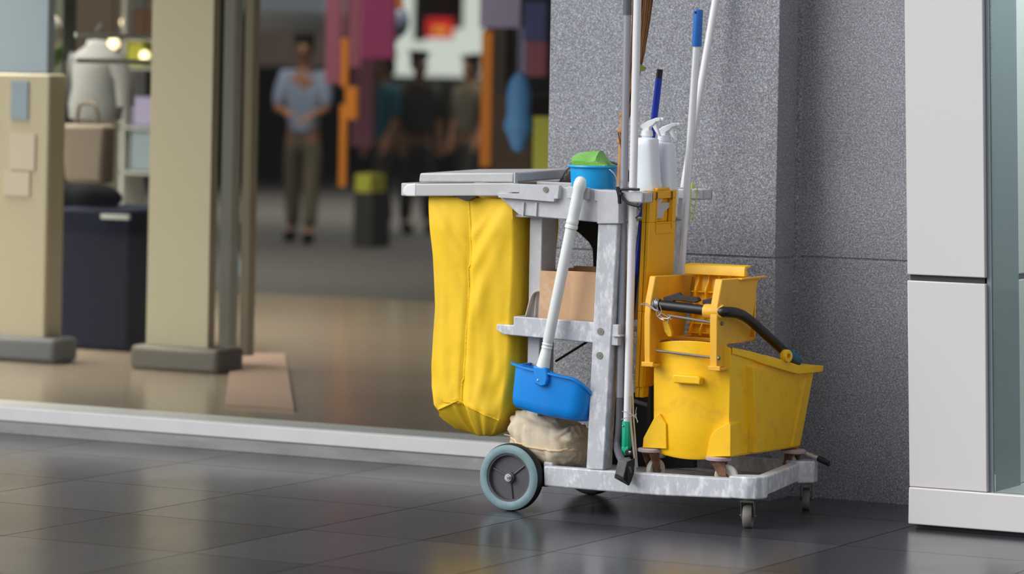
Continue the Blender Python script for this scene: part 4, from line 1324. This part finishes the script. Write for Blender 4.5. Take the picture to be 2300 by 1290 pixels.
# balloons
def cords(o, xs, z, y):
    for x in xs: MB().tube([(x, y, z), (x, y, 3.5)], .003, 6).build('hanging_cord', 'cloth_black', o)
def balloon(name, px, py, Y, r, mt, label, sq=(1,1,1.12), cap=None):
    p = onY(px, py, Y)
    b = MB().ball(p, r, sq); b.lathe([(.001,-.02),(.014,-.018),(.006,0)], p-Vector((0,0,r*sq[2])), (0,0,1), 10)
    o = b.build(name, mt, smooth=80, origin=p-Vector((0,0,r*sq[2])))
    tag(o, label, 'balloon')
    cords(o, (p.x,), p.z+r*sq[2]-.003, p.y)
    return o
balloon('balloon', 104, 72, Yb_+.75, .075, 'balloon_white', 'off-white balloon beside the dark olive post, upper left')
balloon('balloon', 112, 118, Yb_+.95, .062, 'green_deep', 'green balloon below the off-white balloon, upper left')
balloon('balloon', 892, 48, 9.5, .085, 'balloon_grey', 'grey-blue balloon right of the magenta banner', (.9,.9,1.25))

# counter with black bag, shirt and tote
Yk = onZ(200,786,ZI).y
ct = thing('counter', onY(205,786,Yk), 'dark navy shop counter between beige board and beige column', 'counter')
ib((130,468,292,786), Yk, .5, 'navy', 'counter_body', ct, bevel=.02)
ib((226,482,288,493), Yk-.02, .02, 'frame_metal', 'counter_handle', ct)
o = MB(); p = onY(205,470,Yk+.2)
o.ball((p.x,Yk+.2,p.z+.05), .15, (1,.5,.42)); o.ball((p.x-.1,Yk+.2,p.z+.05), .09, (1,.7,.7))
tag(o.build('black_bag', 'cloth_black', smooth=80, origin=(p.x,Yk+.2,p.z)), 'black soft bag lying on the navy counter', 'bag')
p = onY(196,412,Yk+.05)
tb = MB(); w0 = .125
tb.hexa([(p.x-w0*.8,Yk+.02,p.z),(p.x+w0*.75,Yk+.02,p.z),(p.x+w0*.75,Yk+.12,p.z),(p.x-w0*.8,Yk+.12,p.z),(p.x-w0,Yk+.02,p.z+.25),(p.x+w0*.8,Yk+.02,p.z+.25),(p.x+w0*.8,Yk+.12,p.z+.25),(p.x-w0,Yk+.12,p.z+.25)])
o = tb.build('tote_bag', 'cloth_tan', bevel=.02, origin=(p.x,Yk+.07,p.z)); tag(o, 'tan tote bag standing above the navy counter', 'bag')
h = MB()
h.tube(catmull([(p.x-.06,Yk+.05,p.z+.245),(p.x-.045,Yk+.05,p.z+.33),(p.x+.03,Yk+.05,p.z+.33),(p.x+.05,Yk+.05,p.z+.245)],6), .008, 8); h.build('bag_strap', 'cloth_tan', o)
p = onY(214,268,Yk+.6); sh = MB()
sh.loft([[(p.x+wx*math.cos(2*math.pi*k/20), Yk+.6+wy*math.sin(2*math.pi*k/20), p.z+z) for k in range(20)] for wx, wy, z in ((.13,.08,0),(.135,.09,.06),(.115,.085,.14),(.12,.085,.22),(.105,.07,.29),(.05,.045,.325),(.04,.04,.35))])
for sg in (-1, 1): sh.tube([(p.x+sg*.09,Yk+.6,p.z+.27),(p.x+sg*.145,Yk+.6,p.z+.18),(p.x+sg*.16,Yk+.6,p.z+.06)], [.05,.045,.04], 12)
o = sh.build('hanging_shirt', 'cloth_grey', smooth=80, origin=(p.x,Yk+.6,p.z)); tag(o, 'pale grey shirt on display above the tan tote bag', 'shirt')
MB().tube([(p.x,Yk+.6,p.z+.34),(p.x,Yk+.6,p.z+.40),(p.x+.02,Yk+.6,p.z+.42)], .006, 8).build('hanger_hook', 'steel', o)
tag(ib((138,-60,345,118), 6.6, .06, 'cloth_tan', 'wall_panel_board'), 'tan fabric panel high behind the hanging pale grey shirt', 'panel')
tag(ib((138,122,300,480), 6.8, .06, mat('panel_sage', rgb(150,146,128), .8), 'partition_panel'), 'sage-beige partition behind the pale grey shirt', 'panel')
for px, mt, lb in (((292,285,346,385),'cloth_bluegrey','pale blue box in the display left of the beige column'), ((298,218,342,284),'banner_violet','violet box above the pale blue box'), ((283,88,322,150),'lime','lime green box near the top, left of the beige column'), ((298,20,342,86), 'wood_brown', 'brown box topmost left of the beige column')):
    tag(ib(px, 5.4, .14, mt, 'display_box', bevel=.01), lb, 'box', 'boxes beside the beige column')

rk = thing('display_rack', onY(318,390,5.4), 'grey rack of small coloured boxes beside the beige column', 'rack')
p = rk.location; X0, X1 = onY(282,285,5.4).x, onY(346,285,5.4).x
for X in (X0-.02, X1): MB().box(X, X+.02, 5.38, 5.58, ZI, onY(320,-60,5.4).z).build('rack_post', 'frame_metal', rk)
for yy_ in (87, 151, 285, 386): MB().box(X0-.02, X1+.02, 5.38, 5.58, onY(318,yy_,5.4).z-.012, onY(318,yy_,5.4).z-.001).build('rack_shelf', 'frame_metal', rk)

# beige column with stone base
Yc_ = onZ(390,838,ZI).y+.1
cl = thing('beige_column', onY(405,836,Yc_), 'thick beige column on a dark base behind the glass', 'column')
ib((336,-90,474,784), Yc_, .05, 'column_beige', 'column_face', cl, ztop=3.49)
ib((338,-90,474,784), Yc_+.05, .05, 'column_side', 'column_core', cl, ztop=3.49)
ib((290,780,488,838), Yc_-.06, .20, 'base_stone', 'column_base', cl, bevel=.02)
# door frame posts and curtain
dr = struct(ib((498,-60,522,800), 1.9, .06, 'frame_metal', 'door_1', ztop=3.49))
dr2 = struct(ib((545,-60,563,800), 1.9, .05, 'frame_beige', 'door_2', ztop=3.49))
cu = MB(); p0, p1 = onY(503,620,2.2), onY(503,420,2.2); rings = []
for j in range(13):
    t = j/12; wd = .02+.075*(1-t)**.7
    rings.append([(p0.x+.01+(wd if k < 8 else 0)*(k/7 if k < 8 else 0), 2.2+.012*math.sin(k*1.9)+(.02 if k >= 8 else 0), p0.z+(p1.z-p0.z)*t) for k in range(9)])
tag(cu.loft(rings).build('door_curtain', 'cloth_bluegrey', smooth=70, origin=(p0.x,2.2,p0.z)), 'pale blue-grey cloth hanging at the door frame', 'curtain')
cords(bpy.data.objects['door_curtain'], (p0.x+.02,), p1.z-.004, 2.205)
rg = [onZ(a, b, ZI) for a, b in ((520,800),(640,800),(660,925),(505,915))]  # thin coral slab added for a pinkish reflection on the floor
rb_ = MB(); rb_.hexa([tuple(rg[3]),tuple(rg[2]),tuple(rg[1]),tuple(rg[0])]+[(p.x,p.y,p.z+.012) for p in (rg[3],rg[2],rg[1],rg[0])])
tag(rb_.build('floor_reflection', 'reflection_coral', origin=rg[3]), 'coral patch standing in for a reflection on the beige shop floor', 'patch')

# small warm lamps
for px, py, Y, r, lb in ((255,98,5.0,.030,'round warm lamp above the pale grey shirt'), (325,125,5.0,.026,'round warm lamp beside the lime green box'), (372,55,2.3,.026,'small round warm lamp topmost before the beige column'), (280,50,5.6,.024,'small round warm lamp near the brown box'), (566,132,4.0,.030,'round warm lamp at the door frame')):
    p = onY(px, py, Y)
    o = MB().ball(p, r).build('hanging_lamp', 'lamp_warm', smooth=80, origin=p); tag(o, lb, 'lamp', 'warm lamps in the shop')
    MB().tube([p+Vector((0,0,r)), (p.x,p.y,3.5)], .003, 6).build('lamp_cord', 'cloth_black', o)
for px, Y, lb in (((354,116,384,156),2.3,'larger square warm lamp on the beige column'), ((354,84,384,100),2.3,'flat pale lamp above the square warm lamp')):
    o = ib(px, Y, .05, 'lamp_warm', 'wall_lamp', bevel=.008); tag(o, lb, 'lamp', 'warm lamps in the shop')
    q = o.location
    MB().box(q.x-.006, q.x+.006, Y+.05, Yc_, q.z+.02, q.z+.04).build('lamp_bracket', 'frame_metal', o)

# far end: lit shop window, sign, awning, banners
def hang(px, Y, th, mt, name, label, cat='banner', group=None, down=False, **k):
    if down:
        x0, y0, x1, y1 = px; g = onY((x0+x1)/2, y1, Y)
        # down to the shop floor
        while onY((x0+x1)/2, y1, Y).z > ZI and y1 < 1000: y1 += 1
        px = (x0, y0, x1, y1)
    o = ib(px, Y, th, mt, name, **k); tag(o, label, cat, group)
    if not down:
        zt = max(v.co.z for v in o.data.vertices)+o.location.z
        w_ = o.dimensions.x if o.dimensions.x else .1
        xs = [v.co.x for v in o.data.vertices]; a, b = min(xs)+o.location.x, max(xs)+o.location.x
        if zt < 3.4: cords(o, (a+(b-a)*.15, b-(b-a)*.15), zt-.005, Y+th/2)
    return o
struct(ib((886,-60,1078,172), 24.6, .08, 'window_lit', 'window_3'))
sg = hang((956,40,1013,86), 22.5, .06, 'sign_red', 'shop_sign', 'red sign with amber spot before the bright far window', 'sign')
ib((972,60,998,76), 22.44, .06, 'sign_amber', 'sign_emblem', sg)
hang((956,-60,1013,40), 23.2, .06, mat('banner_rose', rgb(128,92,88), .7), 'hanging_banner', 'dull rose banner above the red sign')
hang((930,-60,952,92), 23.4, .05, mat('sage', rgb(120,132,118), .7), 'hanging_banner', 'narrow sage strip left of the red sign')
hang((1012,-60,1036,64), 23.4, .05, 'sage', 'hanging_banner', 'narrow sage strip right of the red sign')
hang((548,-60,732,27), 12.5, .6, mat('awning_pale', rgb(214,226,244), .7), 'awning', 'pale blue-grey awning at top, right of the door frame', 'awning')
hang((560,28,735,70), 13.2, .3, mat('awning_under', rgb(124,122,120), .8), 'awning_valance', 'dark grey valance below the pale awning', 'awning')
hang((575,70,740,150), 16.5, .2, mat('shelf_mauve', rgb(92,80,78), .8), 'wall_cabinet', 'dull mauve-grey cabinet below the awning', 'cabinet')
hang((732,-60,764,188), 9.2, .03, 'banner_mauve', 'hanging_banner', 'narrow mauve banner left of the orange strips')
hang((776,-60,812,150), 9.0, .03, 'banner_mauve', 'hanging_banner', 'mauve banner touching the magenta banner')
hang((812,-60,884,132), 9.0, .03, 'banner_magenta', 'hanging_banner', 'wide magenta banner hanging at the centre top')
hang((790,132,838,330), 9.4, .03, mat('banner_plum', rgb(96,48,66), .7), 'hanging_banner', 'plum cloth strip below the mauve banner')
hang((766,85,780,195), 8.6, .03, 'banner_orange', 'ribbon', 'short orange ribbon above the long orange ribbon', 'ribbon')
hang((762,235,776,420), 8.6, .03, 'banner_orange', 'ribbon', 'long orange ribbon below the mauve banners', 'ribbon')
hang((775,195,800,268), 8.5, .03, 'banner_orange', 'ribbon', 'broad orange ribbon piece beside the plum strip', 'ribbon')
hang((876,-40,900,22), 9.2, .03, 'banner_orange', 'ribbon', 'orange ribbon tied above the grey-blue balloon', 'ribbon')
hang((1080,70,1104,375), 8.2, .03, 'banner_orange', 'ribbon', 'tall orange ribbon before the dark brown post', 'ribbon')
hang((1104,62,1132,420), 8.4, .10, mat('post_brown', rgb(58,48,40), .7), 'shop_post', 'dark brown post right of the tall orange ribbon', 'post', down=True, ztop=3.49)
hang((1078,-60,1172,62), 8.0, .03, 'banner_violet', 'hanging_banner', 'pale violet banner at top near the granite wall')
hang((1164,62,1180,215), 7.6, .03, 'banner_violet', 'hanging_banner', 'narrow violet strip above the blue balloon')
hang((1176,4,1226,92), 7.0, .03, 'banner_navy', 'hanging_banner', 'dark blue banner beside the granite wall edge')
hang((1182,94,1226,172), 7.0, .03, 'banner_mauve', 'hanging_banner', 'mauve banner under the dark blue banner')
hang((1104,215,1190,420), 6.9, .35, 'wood_brown', 'display_stand', 'brown wooden display stand behind the blue balloon', 'stand', down=True)
hang((1194,262,1236,420), 6.0, .05, 'lime', 'promo_board', 'yellow-green panel beside the granite wall edge', 'panel', down=True)
hang((798,392,832,432), 10.5, .2, 'lime', 'display_box', 'small lime box on a dark plinth at the centre of the shop', 'box')
hang((794,432,836,520), 10.48, .24, 'cloth_dark', 'display_plinth', 'dark plinth under the small lime box', 'plinth', down=True)
# tall blue foil balloon with two side fins
p = onY(1166,250,5.6); b = MB()
rings = []
for w_, z in ((.01,.20),(.05,.17),(.075,.10),(.07,.03),(.065,-.03),(.095,-.075),(.06,-.12),(.045,-.17),(.02,-.21)):
    rings.append([(p.x+w_*math.cos(2*math.pi*k/18), p.y+w_*.6*math.sin(2*math.pi*k/18), p.z+z) for k in range(18)])
b.loft(rings)
o = b.build('balloon', 'balloon_blue', smooth=80, subsurf=1, origin=p-Vector((0,0,.21))); tag(o, 'tall blue foil balloon before the brown display stand', 'balloon'); cords(o, (p.x,), p.z+.19, p.y)

# ------------------------------------------------------------------ people far inside the shop
def skin_obj(name, chain, mt, parent=None, sub=1):
    """chain: dict name -> (parent name, position, radius)"""
    names = list(chain); idx = {n: i for i, n in enumerate(names)}
    me = bpy.data.meshes.new(name)
    me.from_pydata([chain[n][1] for n in names], [(idx[chain[n][0]], idx[n]) for n in names if chain[n][0]], [])
    o = bpy.data.objects.new(name, me); COL.objects.link(o)
    sk = o.modifiers.new('skin', 'SKIN'); sk.use_smooth_shade = True
    for i, n in enumerate(names):
        v = me.skin_vertices[0].data[i]; r = chain[n][2]
        v.radius = r if isinstance(r, tuple) else (r, r)
        v.use_root = (chain[n][0] is None)
    ss = o.modifiers.new('sub', 'SUBSURF'); ss.levels = sub; ss.render_levels = sub
    me.materials.append(MATS[mt])
    if parent: o.parent = parent
    return o
def person(foot, height, face, label, shirt, trousers, arms, stride=.10, long_shirt=0.0, hair_len=.0):
    root = thing('person', foot, label, 'person', 'people inside the shop')
    root.rotation_euler = (0, 0, face); k = height/1.72; root.scale = (k, k, k)
    J = {'pelvis': (None, (0,0,.93), (.14,.10)), 'waist': ('pelvis', (0,0,1.08), (.125,.09)), 'chest': ('waist', (0,0,1.28), (.15,.10)), 'collar': ('chest', (0,.005,1.43), (.09,.07)),
         'neck': ('collar', (0,0,1.50), .052), 'jaw': ('neck', (0,-.02,1.56), (.062,.07)), 'head': ('jaw', (0,-.012,1.63), (.075,.09)), 'crown': ('head', (0,0,1.705), (.052,.062)), 'nose': ('head', (0,-.115,1.605), .012)}
    for n, sg in (('l', -1), ('r', 1)):
        st = stride*sg
        J[n+'hip'] = ('pelvis', (sg*.085,0,.88), .088); J[n+'knee'] = (n+'hip', (sg*.095,-st*.6-.02,.49), .058)
        J[n+'ankle'] = (n+'knee', (sg*.10,-st,.085), .040); J[n+'toe'] = (n+'ankle', (sg*.11,-st-.17,.035), .035)
        sh_, el, wr_ = arms[n]
        J[n+'sho'] = ('chest', (sg*.175,.005,1.40), .062); J[n+'elb'] = (n+'sho', el, .042); J[n+'wri'] = (n+'elb', wr_, .029)
        d = (Vector(wr_)-Vector(el)).normalized(); s2 = d.cross(Vector((0,0,1))); s2 = s2.normalized() if s2.length > .1 else Vector((1,0,0))
        pal = Vector(wr_)+d*.06
        J[n+'palm'] = (n+'wri', tuple(pal), (.034,.018))
        for f, (off, ln) in enumerate(((-.028,.068),(-.009,.080),(.010,.075),(.028,.058))):
            kn = pal+s2*off+d*ln*.5; J[n+'k%d' % f] = (n+'palm', tuple(kn), .010)
            J[n+'t%d' % f] = (n+'k%d' % f, tuple(kn+d*ln*.45+Vector((0,-.012,-.012))), .008)
        th_ = Vector(wr_)+d*.03-s2*.045; J[n+'th'] = (n+'wri', tuple(th_), .011); J[n+'th2'] = (n+'th', tuple(th_+d*.035), .009)
    skin_obj('body', J, 'skin', root)
    # shirt
    Sx = {'a': (None, (0,0,1.10-.0), (.15,.115)), 'b': ('a', (0,0,.95-long_shirt), (.165+.2*long_shirt,.125+.2*long_shirt)), 'c': ('a', (0,0,1.28), (.172,.122)), 'd': ('c', (0,.005,1.43), (.105,.085))}
    for n, sg in (('l', -1), ('r', 1)):
        sh_, el, wr_ = arms[n]
        Sx[n+'s'] = ('c', (sg*.178,.005,1.40), .076); mid = Vector(el)+(Vector(wr_)-Vector(el))*.1
        Sx[n+'e'] = (n+'s', tuple(mid), .056)
    skin_obj('shirt', Sx, shirt, root)
    Tx = {'p': (None, (0,0,.97), (.155,.115)), 'q': ('p', (0,0,.90), (.16,.12))}
    for n, sg in (('l', -1), ('r', 1)):
        st = stride*sg
        Tx[n+'h'] = ('q', (sg*.088,0,.84), .10); Tx[n+'k'] = (n+'h', (sg*.096,-st*.6-.02,.49), .078); Tx[n+'a'] = (n+'k', (sg*.10,-st,.12), .066)
    skin_obj('trousers', Tx, trousers, root)
    for n, sg in (('l', -1), ('r', 1)):
        st = stride*sg
        Fx = {'h': (None, (sg*.10,-st+.02,.055), (.058,.062)), 't': ('h', (sg*.112,-st-.20,.045), (.056,.048))}
        skin_obj('shoe', Fx, 'cloth_black', root)
    Hx = {'t': (None, (0,.012,1.675), (.082,.09)), 'u': ('t', (0,.005,1.72), (.06,.065)), 'b': ('t', (0,.055,1.60-hair_len), (.07,.05))}
    skin_obj('hair', Hx, 'hair_dark', root)
    for sg in (-1, 1):
        e = MB().ball((sg*.03,-.094,1.635), .010); eo = e.build('eye', 'hair_dark', smooth=80); eo.parent = root
        e = MB().ball((sg*.082,0,1.62), .018, (.5,.8,1.4)); eo = e.build('ear', 'skin', smooth=80); eo.parent = root
    e = MB().ball((0,-.088,1.562), .012, (1.8,.5,.5)); eo = e.build('mouth', 'banner_rose', smooth=80); eo.parent = root
    return root
A1 = {'l': (0, (-.22,-.06,1.14), (-.10,-.26,1.10)), 'r': (0, (.22,-.06,1.14), (.10,-.27,1.06))}
A2 = {'l': (0, (-.23,.02,1.13), (-.22,-.06,.88)), 'r': (0, (.23,.0,1.13), (.22,-.10,.90))}
A3 = {'l': (0, (-.22,.03,1.13), (-.20,-.05,.88)), 'r': (0, (.22,.02,1.13), (.20,-.06,.88))}
def standing(pxh, pyh, pxf, pyf):        # foot point on the shop floor, height from the head row
    f = onZ(pxf, pyf, ZI); hd = onY(pxh, pyh, f.y)
    return f, hd.z-ZI
f, h_ = standing(690, 88, 676, 545)
person(f, h_, .35, 'person in light blue shirt and khaki trousers, hands held in front', 'cloth_lightblue', 'cloth_khaki', A1, .14, .06)
f, h_ = standing(852, 128, 858, 528)
person(f, h_, -.5, 'person in dark teal shirt and grey trousers, walking', 'cloth_teal', 'cloth_dark', A2, .12, .04, .06)
f, h_ = standing(928, 125, 934, 525)
person(f, h_, .9, 'person in dark clothing standing before the bright far window', 'cloth_dark', 'cloth_dark', A3, .05)
f, h_ = standing(1046, 132, 1052, 508)
person(f, h_, -.3, 'person in brown-grey top right of the person in dark clothing', 'cloth_khaki', 'cloth_dark', A2, .10, .03, .08)
